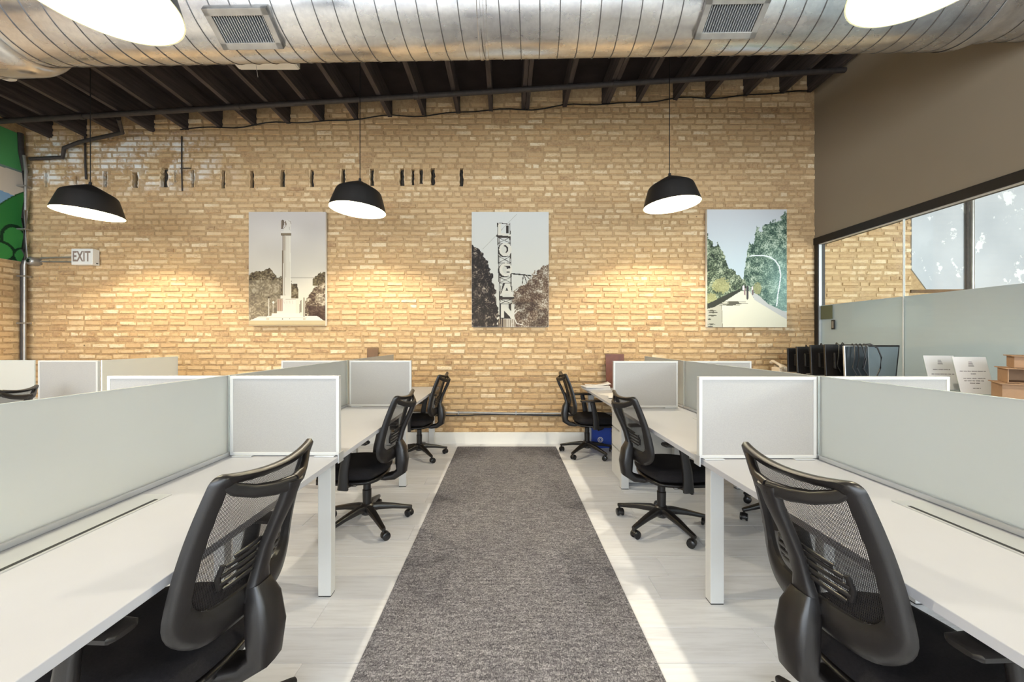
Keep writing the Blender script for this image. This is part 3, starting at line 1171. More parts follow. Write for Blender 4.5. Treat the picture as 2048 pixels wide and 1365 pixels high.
def column_print():
    r = Raster(150, 222, (210, 202, 193))
    g = np.clip(r.y, 0, 1)[..., None]
    r.img = np.array((205, 196, 188.)) * (1 - g) + np.array((222, 212, 186.)) * g
    r.img -= (vnoise(150, 222, 40, 5) - 0.5)[..., None] * 10
    Z = lambda x, y: ((x - 52) / 805, (y - 80) / 1180)
    prof = [Z(52, 720), Z(150, 690), Z(270, 670), Z(340, 740), Z(420, 770), Z(430, 1000)]
    r.foliage(prof, (58, 46, 34), (104, 90, 66), (176, 162, 136), 11, 0.015)
    m = (r.y > 0.60) & (r.x < 0.43)
    r.img = np.where(m[..., None], r.img * 0.62 + np.array((176, 160, 136.)) * 0.42, r.img)
    r.foliage([Z(498, 800), Z(560, 830), Z(575, 900)], (62, 50, 38), (100, 86, 64), (150, 136, 110), 21, 0.02, 0.76)
    r.foliage([Z(725, 760), Z(780, 720), Z(857, 705)], (58, 46, 34), (98, 86, 62), (150, 138, 110), 31, 0.02, 0.65)
    r.foliage([Z(640, 1010), Z(700, 930), Z(770, 850), Z(857, 820)], (60, 42, 34), (112, 96, 76), (190, 176, 152), 41, 0.02)
    r.put((r.y > 0.83) & (r.x > 0.78), (52, 34, 28), 0.7)
    r.line([Z(330, 765), Z(735, 763)], 0.006, (150, 140, 124))
    # column, shaded on its left edge
    r.poly([Z(408, 320), Z(490, 320), Z(497, 985), Z(404, 985)], (222, 212, 192))
    r.poly([Z(404, 320), Z(416, 320), Z(412, 985), Z(402, 985)], (122, 104, 84))
    r.line([Z(427, 330), Z(424, 980)], 0.010, (172, 156, 134))
    r.line([Z(440, 330), Z(438, 980)], 0.006, (190, 176, 154))
    r.line([Z(484, 330), Z(492, 980)], 0.008, (234, 226, 208))
    r.rect(*Z(392, 298), *Z(498, 326), (112, 96, 76))
    r.rect(*Z(400, 304), *Z(490, 312), (150, 134, 110))
    # eagle on top: dark near wing, pale body and far wing
    r.poly([Z(430, 240), Z(440, 168), Z(486, 160), Z(498, 195), Z(486, 285), Z(412, 285)], (222, 213, 198))
    r.poly([Z(388, 255), Z(388, 178), Z(405, 160), Z(424, 168), Z(420, 215), Z(408, 256)], (112, 96, 80))
    r.line([Z(400, 172), Z(396, 246)], 0.006, (170, 156, 138))
    r.poly([Z(424, 190), Z(440, 172), Z(450, 205), Z(442, 240), Z(434, 205)], (140, 124, 106))
    r.line([Z(466, 168), Z(488, 178), Z(494, 205)], 0.008, (168, 156, 140))
    r.line([Z(480, 235), Z(480, 262)], 0.006, (176, 164, 148))
    r.line([Z(414, 250), Z(432, 238)], 0.006, (130, 112, 94))
    r.rect(*Z(392, 282), *Z(500, 297), (226, 218, 202))
    # pedestal and steps
    r.rect(*Z(385, 945), *Z(500, 985), (226, 216, 196))
    r.rect(*Z(345, 980), *Z(545, 1132), (224, 214, 196))
    r.rect(*Z(345, 980), *Z(408, 1112), (186, 160, 136))
    for x in (360, 382, 402):
        r.line([Z(x, 990), Z(x, 1105)], 0.006, (150, 108, 90))
    r.line([Z(345, 982), Z(545, 986)], 0.006, (168, 150, 126))
    for x in (420, 450, 480, 510):
        r.line([Z(x, 1005), Z(x + 4, 1030)], 0.008, (206, 194, 174))
    r.poly([Z(295, 1132), Z(592, 1132), Z(596, 1160), Z(770, 1160), Z(840, 1208), Z(60, 1208), Z(160, 1165), Z(290, 1160)], (228, 218, 200))
    r.line([Z(150, 1178), Z(790, 1180)], 0.005, (206, 194, 172))
    r.ell(*Z(406, 1190), 0.006, 0.004, (90, 74, 60))
    r.ell(*Z(481, 1188), 0.006, 0.004, (90, 74, 60))
    for x, y0, y1 in ((260, 960, 1155), (308, 1010, 1125), (632, 970, 1165), (585, 1040, 1130), (600, 1000, 1120)):
        r.line([Z(x, y0), Z(x, y1)], 0.010, (110, 96, 76) if x > 400 else (206, 196, 176))
    r.ell(*Z(310, 1018), 0.014, 0.012, (232, 224, 208))
    r.ell(*Z(262, 966), 0.014, 0.010, (84, 70, 54))
    for x in (252, 634):
        r.rect(*Z(x - 15, 1178), *Z(x + 15, 1200), (200, 188, 166))
    r.rect(0, Z(0, 1208)[1], 1, 1, (196, 176, 136))
    r.rect(0, Z(0, 1252)[1], 1, 1, (170, 144, 104))
    return r


def tower_print():
    r = Raster(150, 222, (212, 209, 198))
    g = np.clip(r.y, 0, 1)[..., None]
    r.img = np.array((214, 212, 205.)) * (1 - g) + np.array((216, 208, 188.)) * g
    Z = lambda x, y: ((x - 72) / 803, (y - 82) / 1193)
    r.line([Z(185, 470), Z(540, 105)], 0.006, (170, 164, 150))
    # bracket beam to the right
    r.line([Z(495, 722), Z(690, 742)], 0.016, (52, 44, 38))
    r.line([Z(715, 742), Z(830, 752)], 0.008, (90, 80, 68))
    for a, b in ((Z(612, 735), Z(600, 830)), (Z(618, 735), Z(648, 820)), (Z(640, 740), Z(690, 790))):
        r.line([a, b], 0.010, (60, 50, 42))
    r.line([Z(500, 915), Z(570, 860), Z(660, 835)], 0.008, (120, 108, 90))
    r.foliage([Z(490, 1000), Z(510, 920), Z(600, 850), Z(690, 770), Z(780, 680), Z(880, 625)], (74, 52, 40), (120, 100, 80), (206, 194, 174), 61, 0.03, fine=1.6)
    m = (r.y > 0.78) & (r.x > 0.55)
    r.img = np.where(m[..., None] & (vnoise(150, 222, 20, 3) > 0.4)[..., None], r.img * 0.82, r.img)
    # ivy-dark tree on the left: its right edge slopes down
    ex = np.interp(r.y, [0.0, 0.27, 0.36, 0.50, 0.70, 1.0], [-0.2, -0.02, 0.15, 0.24, 0.31, 0.345])
    ex = ex + (vnoise(150, 222, 5, 71) - 0.5) * 0.06
    n = np.clip(vnoise(150, 222, 2.0, 72) * 0.6 + vnoise(150, 222, 7, 73) * 0.5, 0, 1)
    col = np.array((34, 26, 22.)) + (n ** 4)[..., None] * np.array((170, 160, 140.))
    r.img = np.where((r.x < ex)[..., None], col, r.img)
    # lattice tower
    def tx(y, right):                       # rails lean a touch to the right going down
        b = 340 if not right else 470
        return b + (y - 200) * 0.028
    for right in (False, True):
        r.line([Z(tx(200, right), 200), Z(tx(1275, right), 1275)], 0.010, (60, 52, 44))
        off = 14 if not right else -10
        r.line([Z(tx(340, right) + off, 340), Z(tx(1190, right) + off, 1190)], 0.006, (96, 86, 72))
    for y0, y1 in ((345, 405), (540, 610), (755, 820), (985, 1035)):
        a0, b0, a1, b1 = tx(y0, 0), tx(y0, 1), tx(y1, 0), tx(y1, 1)
        r.line([Z(a0, y0), Z(b1, y1)], 0.007, (70, 60, 50))
        r.line([Z(b0, y0), Z(a1, y1)], 0.007, (70, 60, 50))
        r.line([Z(a0, y0), Z(b0, y0)], 0.008, (70, 60, 50))
        r.line([Z(a1, y1), Z(b1, y1)], 0.008, (70, 60, 50))
    DK, LT = (54, 46, 40), (222, 214, 196)
    # L, lit face over a dark return
    r.poly([Z(345, 195), Z(378, 197), Z(376, 318), Z(478, 330), Z(476, 348), Z(330, 342), Z(330, 320), Z(345, 318)], DK)
    r.poly([Z(348, 197), Z(380, 199), Z(378, 300), Z(478, 312), Z(478, 334), Z(346, 322)], LT)
    r.line([Z(375, 198), Z(470, 210), Z(470, 318)], 0.008, (70, 60, 52))
    r.rect(*Z(432, 222), *Z(460, 304), DK)
    # O
    r.ell(*Z(412, 478), 0.085, 0.062, DK)
    r.ell(*Z(424, 472), 0.082, 0.058, LT)
    r.ell(*Z(420, 468), 0.042, 0.034, DK)
    r.ell(*Z(408, 474), 0.034, 0.030, (214, 208, 192))
    # G
    r.ell(*Z(412, 690), 0.085, 0.060, DK)
    r.ell(*Z(428, 680), 0.084, 0.058, LT)
    r.ell(*Z(428, 680), 0.044, 0.034, (208, 202, 186))
    r.poly([Z(400, 640), Z(470, 640), Z(478, 664), Z(430, 650)], DK)
    r.poly([Z(436, 655), Z(475, 645), Z(475, 668), Z(440, 672)], DK)
    r.poly([Z(434, 672), Z(492, 672), Z(492, 708), Z(468, 708), Z(468, 692), Z(434, 692)], LT)
    r.line([Z(440, 706), Z(466, 706)], 0.010, DK)
    # A
    r.poly([Z(396, 826), Z(430, 822), Z(390, 964), Z(366, 966)], DK)
    r.poly([Z(366, 962), Z(515, 962), Z(512, 984), Z(364, 978)], DK)
    r.poly([Z(420, 822), Z(460, 822), Z(512, 962), Z(472, 964), Z(462, 932), Z(418, 930), Z(408, 952), Z(370, 950)], LT)
    r.poly([Z(436, 862), Z(454, 900), Z(424, 900)], DK)
    # N
    r.poly([Z(366, 1036), Z(400, 1036), Z(400, 1100), Z(490, 1180), Z(490, 1190), Z(366, 1190)], DK)
    r.poly([Z(376, 1036), Z(414, 1036), Z(482, 1122), Z(482, 1036), Z(514, 1036), Z(520, 1196), Z(492, 1196), Z(410, 1096), Z(412, 1180), Z(376, 1180)], LT)
    r.poly([Z(455, 1036), Z(482, 1036), Z(482, 1110), Z(455, 1078)], DK)
    # marquee top
    r.rect(*Z(345, 1192), *Z(530, 1276), (150, 134, 114))
    for x in (352, 372, 392, 440, 462, 486, 506):
        r.line([Z(x, 1194), Z(x + 3, 1276)], 0.012, (60, 46, 38) if x < 400 else (214, 204, 186))
    for pts in ([Z(510, 1150), Z(545, 1110), Z(565, 1100)], [Z(520, 1190), Z(545, 1240), Z(600, 1250)], [Z(505, 1120), Z(530, 1090)]):
        r.line(pts, 0.012, (224, 216, 200))
    return r


def path_print():
    r = Raster(158, 232, (210, 214, 216))
    g = np.clip(r.y * 1.6, 0, 1)[..., None]
    r.img = np.array((212, 213, 214.)) * (1 - g) + np.array((206, 220, 224.)) * g
    Z = lambda x, y: ((x - 62) / 833, (y - 60) / 1220)
    r.foliage([Z(440, 760), Z(460, 640), Z(500, 400), Z(545, 420), Z(580, 250), Z(620, 290), Z(690, 210), Z(800, 190), Z(870, 110), Z(900, 90)],
              (44, 66, 58), (98, 120, 100), (196, 206, 184), 81, 0.03, 0.86, 1.7)
    m = (r.x > 0.62) & (r.y > 0.28)
    w = np.clip((r.x - 0.6) * 1.6, 0, 0.55) * np.clip((r.y - 0.25) * 3, 0, 1)
    r.put(m, (150, 196, 188), 1.0) if False else None
    r.img = r.img * (1 - w[..., None] * (r.y < 0.88)[..., None]) + np.array((158, 196, 190.)) * w[..., None] * (r.y < 0.88)[..., None]
    r.foliage([Z(62, 340), Z(90, 360), Z(130, 440), Z(180, 420), Z(250, 560), Z(290, 690), Z(330, 670), Z(380, 740), Z(450, 790), Z(470, 850)],
              (30, 40, 32), (84, 98, 76), (188, 194, 164), 91, 0.03, 0.80, 1.7)
    # shrubs with yellow tops
    for cx, cy, rx, ry in ((210, 850, 90, 75), (105, 985, 55, 60), (590, 880, 45, 60)):
        c = Z(cx, cy)
        n = vnoise(158, 232, 2, int(cx))
        mk = ((r.x - c[0]) / (rx / 833)) ** 2 + ((r.y - c[1]) / (ry / 1220)) ** 2 < 0.5 + n
        r.put(mk, (168, 164, 112), 0.75)
    # path
    r.poly([Z(420, 905), Z(505, 905), Z(560, 1000), Z(895, 1200), Z(895, 1290), Z(215, 1290), Z(215, 1060), Z(250, 1000)], (226, 222, 200))
    r.poly([Z(505, 900), Z(600, 950), Z(700, 1040), Z(895, 1130), Z(895, 1200), Z(560, 1000)], (196, 196, 192))
    r.poly([Z(62, 1080), Z(215, 1020), Z(250, 1000), Z(215, 1060), Z(225, 1290), Z(62, 1290)], (186, 182, 164))
    r.line([Z(213, 1055), Z(222, 1285)], 0.006, (110, 104, 90))
    r.poly([Z(62, 1040), Z(150, 1000), Z(300, 925), Z(420, 880), Z(400, 915), Z(250, 1010), Z(130, 1075), Z(62, 1090)], (52, 54, 46))
    for y, a, b in ((1020, 200, 470), (1036, 190, 500), (1050, 170, 420), (1110, 62, 160), (1128, 62, 190), (1160, 62, 175), (1200, 62, 110), (1250, 62, 150), (1275, 62, 130)):
        r.poly([Z(a, y), Z((a + b) / 2, y - 9), Z(b, y), Z((a + b) / 2, y + 9)], (66, 64, 54), 0.85)
    # walkers and cyclists
    for x, y0, y1, w, c in ((482, 860, 985, 0.024, (62, 58, 62)), (456, 880, 940, 0.018, (150, 120, 120)), (442, 856, 890, 0.022, (238, 226, 226)), (536, 865, 905, 0.018, (236, 222, 220)), (538, 900, 942, 0.016, (112, 92, 94))):
        r.line([Z(x, y0), Z(x, y1)], w, c)
    # arched lamp post
    arc = [Z(790, 1060), Z(800, 950), Z(820, 840), Z(832, 740), Z(815, 650), Z(775, 590), Z(720, 553), Z(650, 538), Z(545, 537), Z(510, 545)]
    r.line(arc, 0.014, (238, 243, 242))
    return r


canvas(CANVAS[0], column_print(), 'sepia print of a tall stone column with an eagle on top')
canvas(CANVAS[1], tower_print(), 'black and white print of a vertical tower sign between trees')
canvas(CANVAS[2], path_print(), 'colour print of a pale path between green trees')


# ---- mural on the left wall
def mural():
    ny_, nz_ = 260, 200
    L, z0, z1 = 2.6, 2.35, 3.98
    r = Raster(ny_, nz_, (86, 160, 96))
    # raster x runs from the corner (0) toward the camera; y from the top
    Yd = r.x * L
    z = z1 - r.y * (z1 - z0)
    wave = 0.10 * np.sin(Yd * 2.1 + 0.4)
    r.put(z < 3.50 + wave * 0.5 - 0.10 * Yd, (120, 140, 132))
    r.put(z < 3.47 + wave * 0.5 - 0.10 * Yd, (222, 208, 190))
    r.put(z < 3.13 + wave * 0.6 + 0.05 * Yd, (136, 172, 206))
    hill = 3.02 - 0.55 * np.clip(Yd, 0, 0.5) ** 1.2 + 0.28 * np.sin(Yd * 2.6 + 2.2)
    r.put(z < hill + 0.02, (40, 84, 44))
    r.put(z < hill, (52, 128, 62))
    for cx, cz, rx, rz in ((0.10, 2.62, 0.13, 0.17), (0.24, 2.44, 0.14, 0.12), (0.02, 2.42, 0.09, 0.10), (0.55, 2.60, 0.2, 0.2), (0.95, 2.5, 0.22, 0.16), (1.5, 2.62, 0.3, 0.22), (2.1, 2.5, 0.26, 0.2)):
        d = np.hypot((Yd - cx) / rx, (z - cz) / rz)
        r.put((d < 1.12) & (d > 0.86), (22, 56, 34))
        r.put(d < 0.86, (62, 142, 70))
    me = print_mesh(r, L, z1 - z0, 0.0, 'mural_paint')
    return me, L, z0


me, L, z0 = mural()
o = bpy.data.objects.new('mural_paint', me)
o.location = (LEFT_X + 0.016, WALL_Y - 0.02 - L / 2, z0)
o.rotation_euler = (0, 0, -PI / 2)
mural_o = thing('wall_mural', (LEFT_X, WALL_Y - 0.02 - L / 2, z0), 'green painted mural with cream and blue bands on the left wall', 'mural')
o.location = (0.016, 0, 0)
o.rotation_euler = (0, 0, -PI / 2)
o.parent = mural_o
COL.objects.link(o)
MB().box(0.0, 0.0145, -L / 2, L / 2, 0, 1.63).build('mural_board', 'white_paint', mural_o)

# ---- conduit in the corner, exit sign and its feed
cp = thing('corner_conduit', (LEFT_X + 0.055, WALL_Y - 0.068, 0), 'dark conduit climbing the corner between mural and brick wall', 'conduit')
MB().tube([(0.0, 0, 0.0), (0.005, 0, 2.30), (0.03, 0, 2.36), (0.02, 0, 2.5), (0.02, 0, 2.9), (0.03, 0, 3.5), (-0.02, 0, 3.75), (-0.03, 0, 3.99)], 0.028, 10).build('conduit_tube', 'old_pipe', cp, smooth=True)
MB().tube([(0.035, -0.012, 0.0), (0.038, -0.012, 2.3), (0.055, -0.012, 2.36), (0.05, -0.012, 3.0), (0.055, -0.012, 3.5), (0.03, -0.012, 3.7)], 0.016, 10).build('bright_tube', 'galvanised_pipe', cp, smooth=True)
for z in (0.9, 1.55, 2.15, 2.75, 3.3):
    MB().box(-0.04, 0.065, -0.036, 0.045, z, z + 0.018, 0.003).build('strap', 'galvanised_pipe', cp)
jb = thing('round_conduit_box', (-6.06, WALL_Y - 0.06, 2.352), 'round metal conduit box with dark centre left of the exit sign', 'junction box')
MB().lathe([(0.0, -0.055), (0.03, -0.055), (0.042, -0.05), (0.055, -0.03), (0.055, 0.055)], 24, axis='y').build('box_body', 'galvanised_pipe', jb, smooth=True)
MB().lathe([(0.0, -0.060), (0.018, -0.060), (0.024, -0.055)], 16, axis='y').build('box_lens', 'black_gloss', jb, smooth=True)
ec = thing('exit_sign_conduit', (0, WALL_Y - 0.03, 0), 'pair of thin metal conduits running level to the exit sign', 'conduit')
MB().tube([(-6.0, 0, 2.40), (-5.8, 0, 2.408), (-5.53, 0, 2.41)], 0.010, 8).build('conduit_tube', 'galvanised_pipe', ec, smooth=True)
MB().tube([(-6.0, 0, 2.355), (-5.8, 0, 2.352), (-5.53, 0, 2.352)], 0.010, 8).build('conduit_tube', 'galvanised_pipe', ec, smooth=True)

es = thing('exit_sign', (-5.39, 4.955, 2.30), 'white box sign reading EXIT in grey on the brick wall', 'sign')
MB().box(-0.135, 0.135, 0.0, 0.09, 0.0, 0.205, 0.005).build('sign_housing', 'white_plastic', es)
MB().box(-0.128, 0.128, -0.004, 0.001, 0.008, 0.197, 0.002).build('sign_face', 'white_plastic', es)
MB().box(0.134, 0.137, 0.045, 0.07, 0.02, 0.03).build('test_button', 'black_paint', es)
tm = text_mesh('EXIT', 0.185)
tm.materials.append(M['sign_grey'])
o = bpy.data.objects.new('lettering', tm)
o.location = (0, -0.005, 0.100)
o.rotation_euler = (PI / 2, 0, 0)
o.scale = (0.60, 0.98, 1)
o.parent = es
COL.objects.link(o)

# ---- conduit along the foot of the back wall
fc = thing('wall_conduit', (0, WALL_Y - 0.035, 0.40), 'galvanised conduit running level along the brick above the baseboard', 'conduit')
MB().tube([(-6.1, 0, 0.005), (-3, 0, 0.01), (-0.4, 0, 0.008), (0.1, 0, -0.002), (3.9, 0, -0.01)], 0.014, 8).build('conduit_tube', 'galvanised_pipe', fc, smooth=True)
pts = [(-6.0 + i * 0.2, 0.0, -0.024 + 0.008 * math.sin(i * 0.9)) for i in range(50)]
MB().tube(pts, 0.008, 6).build('cable', 'cable_black', fc, smooth=True)
for x in (-5, -3.6, -2.2, -0.62, 0.12, 1.6, 3.0):
    MB().box(x, x + 0.018, -0.017, 0.03, -0.018, 0.024, 0.002).build('strap', 'galvanised_pipe', fc)

# conduit on the plaster beyond the glass
rc = thing('glazed_room_conduit', (5.99, WALL_Y - 0.05, 0), 'grey upright conduit on the white plaster seen through the glass', 'conduit')
MB().tube([(0, 0, 0.0), (0, 0, 4.75)], 0.022, 10).build('conduit_tube', 'galvanised_pipe', rc, smooth=True)
MB().tube([(-0.055, 0.01, 0.0), (-0.055, 0.01, 4.75)], 0.014, 8).build('conduit_tube', 'old_pipe', rc, smooth=True)

# small dark plate and olive patch on the glass
gp = thing('dark_plate', (RIGHT_X + 0.016, 4.78, 1.475), 'small dark framed plate stuck on the glass near the brick wall', 'plate')
MB().box(-0.012, 0.0, -0.024, 0.024, 0.0, 0.115, 0.003).build('plate_body', 'black_paint', gp)
MB().box(-0.0135, -0.012, -0.013, 0.013, 0.015, 0.1).build('plate_window', 'galvanised_pipe', gp)
o = MB().box(RIGHT_X + 0.0145, RIGHT_X + 0.019, 4.80, 4.975, 1.605, 1.775).build('green_patch', simple('olive_patch', (96, 100, 76), 0.8))
tag(o, 'olive square patch on the glass beside the black jamb', 'patch')

# ---- rug
rug = MB()
rx0, rx1, ry0, ry1 = -0.607, 0.625, 0.0, 4.884
rug.box(rx0, rx1, ry0, ry1, 0.0005, 0.009, 0.003)
tag(rug.build('runner_rug', 'rug'), 'charcoal heathered runner down the middle aisle', 'rug')


# ================================================================== desks
DESK_Z, TOP_T = 0.74, 0.026


def make_desk(label, xe, xs, y0, y1, legs, group, flap=None):
    """one half-station: xe aisle edge, xs spine edge, from y0 to y1"""
    sgn = 1 if xs > xe else -1
    cx = (xe + xs) / 2
    t = thing('workstation_desk', (cx, (y0 + y1) / 2, 0), label, 'desk', group)
    lx0, lx1 = sorted((xe - cx, xs - cx))
    hy = (y1 - y0) / 2
    MB().box(lx0, lx1, -hy + 0.0015, hy - 0.0015, DESK_Z - TOP_T, DESK_Z, 0.002).build('desktop', 'white_laminate', t)
    ex, sx = xe - cx, xs - cx
    a, b = sorted((ex + sgn * 0.05, ex + sgn * 0.118))
    for yy in [q - (y0 + y1) / 2 for q in legs]:
        lg = MB().box(a, b, yy, yy + 0.055, 0.006, DESK_Z - TOP_T - 0.001, 0.003).build('leg', 'white_metal', t)
        MB().box(a + .002, b - .002, yy + .002, yy + 0.053, 0.0005, 0.006).build('foot', 'black_paint', lg)
        a2, b2 = sorted((sx - sgn * 0.075, sx - sgn * 0.02))
        lg = MB().box(a2, b2, yy, yy + 0.055, 0.006, DESK_Z - TOP_T - 0.001, 0.003).build('leg', 'white_metal', t)
        MB().box(a2 + .002, b2 - .002, yy + .002, yy + 0.053, 0.0005, 0.006).build('foot', 'black_paint', lg)
        a3, b3 = sorted((ex + sgn * 0.118, sx - sgn * 0.075))
        MB().box(a3, b3, yy + 0.01, yy + 0.045, DESK_Z - TOP_T - 0.052, DESK_Z - TOP_T - 0.002, 0.002).build('cross_rail', 'white_metal', t)
    bx0, bx1 = sorted((ex + sgn * 0.30, ex + sgn * 0.34))
    MB().box(bx0, bx1, -hy + 0.06, hy - 0.06, DESK_Z - TOP_T - 0.045, DESK_Z - TOP_T - 0.001, 0.002).build('long_rail', 'white_metal', t)
    tr0, tr1 = sorted((sx - sgn * 0.22, sx - sgn * 0.06))
    tray = MB().box(tr0, tr1, -hy + 0.2, hy - 0.2, DESK_Z - TOP_T - 0.11, DESK_Z - TOP_T - 0.104)
    tray.box(tr0, tr0 + 0.003, -hy + 0.2, hy - 0.2, DESK_Z - TOP_T - 0.104, DESK_Z - TOP_T - 0.05)
    tray.box(tr1 - 0.003, tr1, -hy + 0.2, hy - 0.2, DESK_Z - TOP_T - 0.104, DESK_Z - TOP_T - 0.0005)
    tray.build('cable_tray', 'white_metal', t)
    if flap:
        f0, f1 = flap
        f0 -= (y0 + y1) / 2
        f1 -= (y0 + y1) / 2
        c0, c1 = sorted((sx - sgn * 0.035, sx - sgn * 0.150))
        fp = MB().box(c0, c1, f0, f1, DESK_Z - 0.001, DESK_Z + 0.0035, 0.001).build('cable_flap', 'aluminium', t)
        s0, s1 = sorted((sx - sgn * 0.128, sx - sgn * 0.141))
        MB().box(s0, s1, f0 + 0.05, f1 - 0.05, DESK_Z + 0.001, DESK_Z + 0.0042).build('brush_slot', 'black_paint', fp)
    return t


def make_divider(label, x0, x1, y, group, edge):
    """fabric side screen across the desk, from x0 to x1; edge = aisle side"""
    t = thing('desk_divider', ((x0 + x1) / 2, y, DESK_Z), label, 'divider', group)
    w, h, d = (x1 - x0), 0.416, 0.028
    f = 0.016
    m = MB().box(-w / 2, w / 2, -d / 2, d / 2, h - f, h, 0.002).box(-w / 2, w / 2, -d / 2, d / 2, 0.006, 0.006 + f, 0.002)
    m.box(-w / 2, -w / 2 + f, -d / 2, d / 2, 0.006 + f - .001, h - f + .001, 0.002).box(w / 2 - f, w / 2, -d / 2, d / 2, 0.006 + f - .001, h - f + .001, 0.002)
    m.build('panel_frame', 'white_metal', t)
    MB().box(-w / 2 + f - 0.001, w / 2 - f + 0.001, -d / 2 + 0.004, d / 2 - 0.004, 0.006 + f - 0.001, h - f + 0.001).build('fabric_panel', 'panel_fabric', t)
    for x in (-w / 2 + 0.07, w / 2 - 0.07):
        MB().box(x - 0.05, x + 0.05, -0.03, 0.03, 0.0005, 0.0065, 0.001).build('clamp_foot', 'aluminium', t)
    ex = w / 2 if edge > 0 else -w / 2
    a, b = sorted((ex, ex + (0.006 if edge > 0 else -0.006)))
    MB().box(a, b, -0.03, 0.03, -TOP_T - 0.006, 0.02, 0.001).build('edge_bracket', 'aluminium', t)
    return t


def make_screen(label, x, y0, y1, group, along='y', z0=DESK_Z):
    """frosted glass spine screen with an aluminium base rail"""
    L, h = y1 - y0, 0.418
    loc = (x, (y0 + y1) / 2, z0) if along == 'y' else ((y0 + y1) / 2, x, z0)
    t = thing('glass_screen', loc, label, 'screen', group, rz=0 if along == 'y' else -PI / 2)
    MB().box(-0.005, 0.005, -L / 2 + 0.005, L / 2 - 0.005, 0.020, h - 0.002).build('glass_pane', 'frosted', t)
    e = MB().box(-0.0055, 0.0055, -L / 2 + 0.005, L / 2 - 0.005, h - 0.002, h)
    e.box(-0.0055, 0.0055, L / 2 - 0.005, L / 2 - 0.003, 0.02, h).box(-0.0055, 0.0055, -L / 2 + 0.003, -L / 2 + 0.005, 0.02, h)
    e.build('polished_edge', 'glass_edge', t)
    MB().box(-0.016, 0.016, -L / 2 + 0.008, L / 2 - 0.008, 0.0005, 0.022, 0.003).build('base_rail', 'aluminium', t)
    return t


# left bench, spine at x = -1.445
LE, LS, LO = -0.862, -1.445, -2.03
lg = 'desks of the left bench'
make_desk('white desk at lower left, nearest the camera, with cable flap', LE, LS, 0.526, 2.028, [0.54], lg, (0.87, 1.512))
make_desk('white desk in the middle of the left bench, behind the first divider', LE, LS, 2.028, 3.532, [2.031], lg, (2.38, 3.02))
make_desk('white desk at the far end of the left bench against the brick wall', LE, LS, 3.532, 5.03, [3.56, 4.955], lg, (3.88, 4.52))
make_desk('white desk on the hidden side of the left bench, nearest the camera', LO, LS - 0.003, 0.526, 2.028, [0.54], lg)
make_desk('white desk on the hidden side of the left bench, middle one', LO, LS - 0.003, 2.028, 3.532, [2.031], lg)
make_desk('white desk on the hidden side of the left bench, by the brick wall', LO, LS - 0.003, 3.532, 5.03, [3.56, 4.955], lg)
dg_ = 'fabric dividers'
make_divider('grey framed divider beside the left foreground chair', -1.425, LE, 2.026, dg_, 1)
make_divider('grey divider of the left bench nearer the wall, beside the middle left chair', -1.415, LE + 0.005, 3.535, dg_, 1)
make_divider('grey divider standing behind the left foreground glass screen, mostly hidden', LO - 0.03, -1.465, 2.026, dg_, -1)
make_divider('grey divider past the left glass, only its top showing before the brick', LO, -1.465, 3.535, dg_, -1)
sg_ = 'frosted glass spine screens'
make_screen('large frosted glass screen filling the left foreground', LS, 0.526, 2.027, sg_)
make_screen('frosted green-tinged glass screen in the middle of the left bench', LS, 2.029, 3.531, sg_)
make_screen('frosted glass screen at the wall end of the left bench', LS, 3.533, 5.0, sg_)

# right bench, spine at x = 1.585
RE, RS_, RO = 0.985, 1.585, 2.19
rg = 'desks of the right bench'
make_desk('white desk at lower right, nearest the camera, with cable flap', RE, RS_, 0.46, 1.968, [0.47], rg, (0.81, 1.453))
make_desk('white desk in the middle of the right bench, behind the first divider', RE, RS_, 1.968, 3.462, [1.972], rg, (2.36, 3.0))
make_desk('white desk at the far end of the right bench holding papers', RE, RS_, 3.462, 4.96, [3.50, 4.895], rg, (3.85, 4.49))
make_desk('white desk on the hidden side of the right bench, nearest the camera', RO, RS_ + 0.003, 0.46, 1.968, [0.47], rg)
make_desk('white desk on the hidden side of the right bench, middle one', RO, RS_ + 0.003, 1.968, 3.462, [1.972], rg)
make_desk('white desk on the hidden side of the right bench, by the brick wall', RO, RS_ + 0.003, 3.462, 4.96, [3.50, 4.895], rg)
make_divider('grey framed divider beside the right foreground chair', 0.972, 1.563, 1.975, dg_, -1)
make_divider('grey divider of the right bench nearer the wall, beside the middle right chair', 0.950, 1.520, 3.46, dg_, -1)
make_divider('grey divider behind the right foreground glass, its top strip below the sign holders', 1.605, 2.245, 1.985, dg_, 1)
make_divider('grey divider past the middle right glass, its top edge below the brick', 1.605, 2.17, 3.46, dg_, 1)
make_screen('large frosted glass screen filling the right foreground', RS_, 0.46, 1.967, sg_)
make_screen('frosted glass screen in the middle of the right bench', RS_, 1.969, 3.461, sg_)
make_screen('frosted glass screen at the wall end of the right bench', RS_, 3.463, 4.45, sg_)

# second bench further left
b2 = 'desks of the far left bench'
make_desk('white desk of the far left bench, aisle side by the brick wall', -3.10, -3.68, 3.532, 5.03, [3.55, 4.955], b2)
make_desk('white desk of the far left bench, mural side by the brick wall', -4.27, -3.683, 3.532, 5.03, [3.55, 4.955], b2)
make_divider('pale grey divider at the left edge beside the red-edged chair top', -4.245, -3.705, 3.55, dg_, -1)
make_screen('golden frosted glass screen lit from behind by the brick wall', -3.68, 3.545, 4.37, sg_)
make_desk('white desk at the far left edge under a frosted screen', -4.93, -4.285, 3.532, 5.03, [3.55, 4.955], b2)
make_screen('frosted glass screen cut by the left picture edge', 3.55, -4.92, -4.285, sg_, 'x')
o = MB().tube([(-3.68, 4.36, DESK_Z + 0.25), (-3.66, 4.40, DESK_Z + 0.245), (-3.60, 4.43, DESK_Z + 0.25)], 0.008, 6)

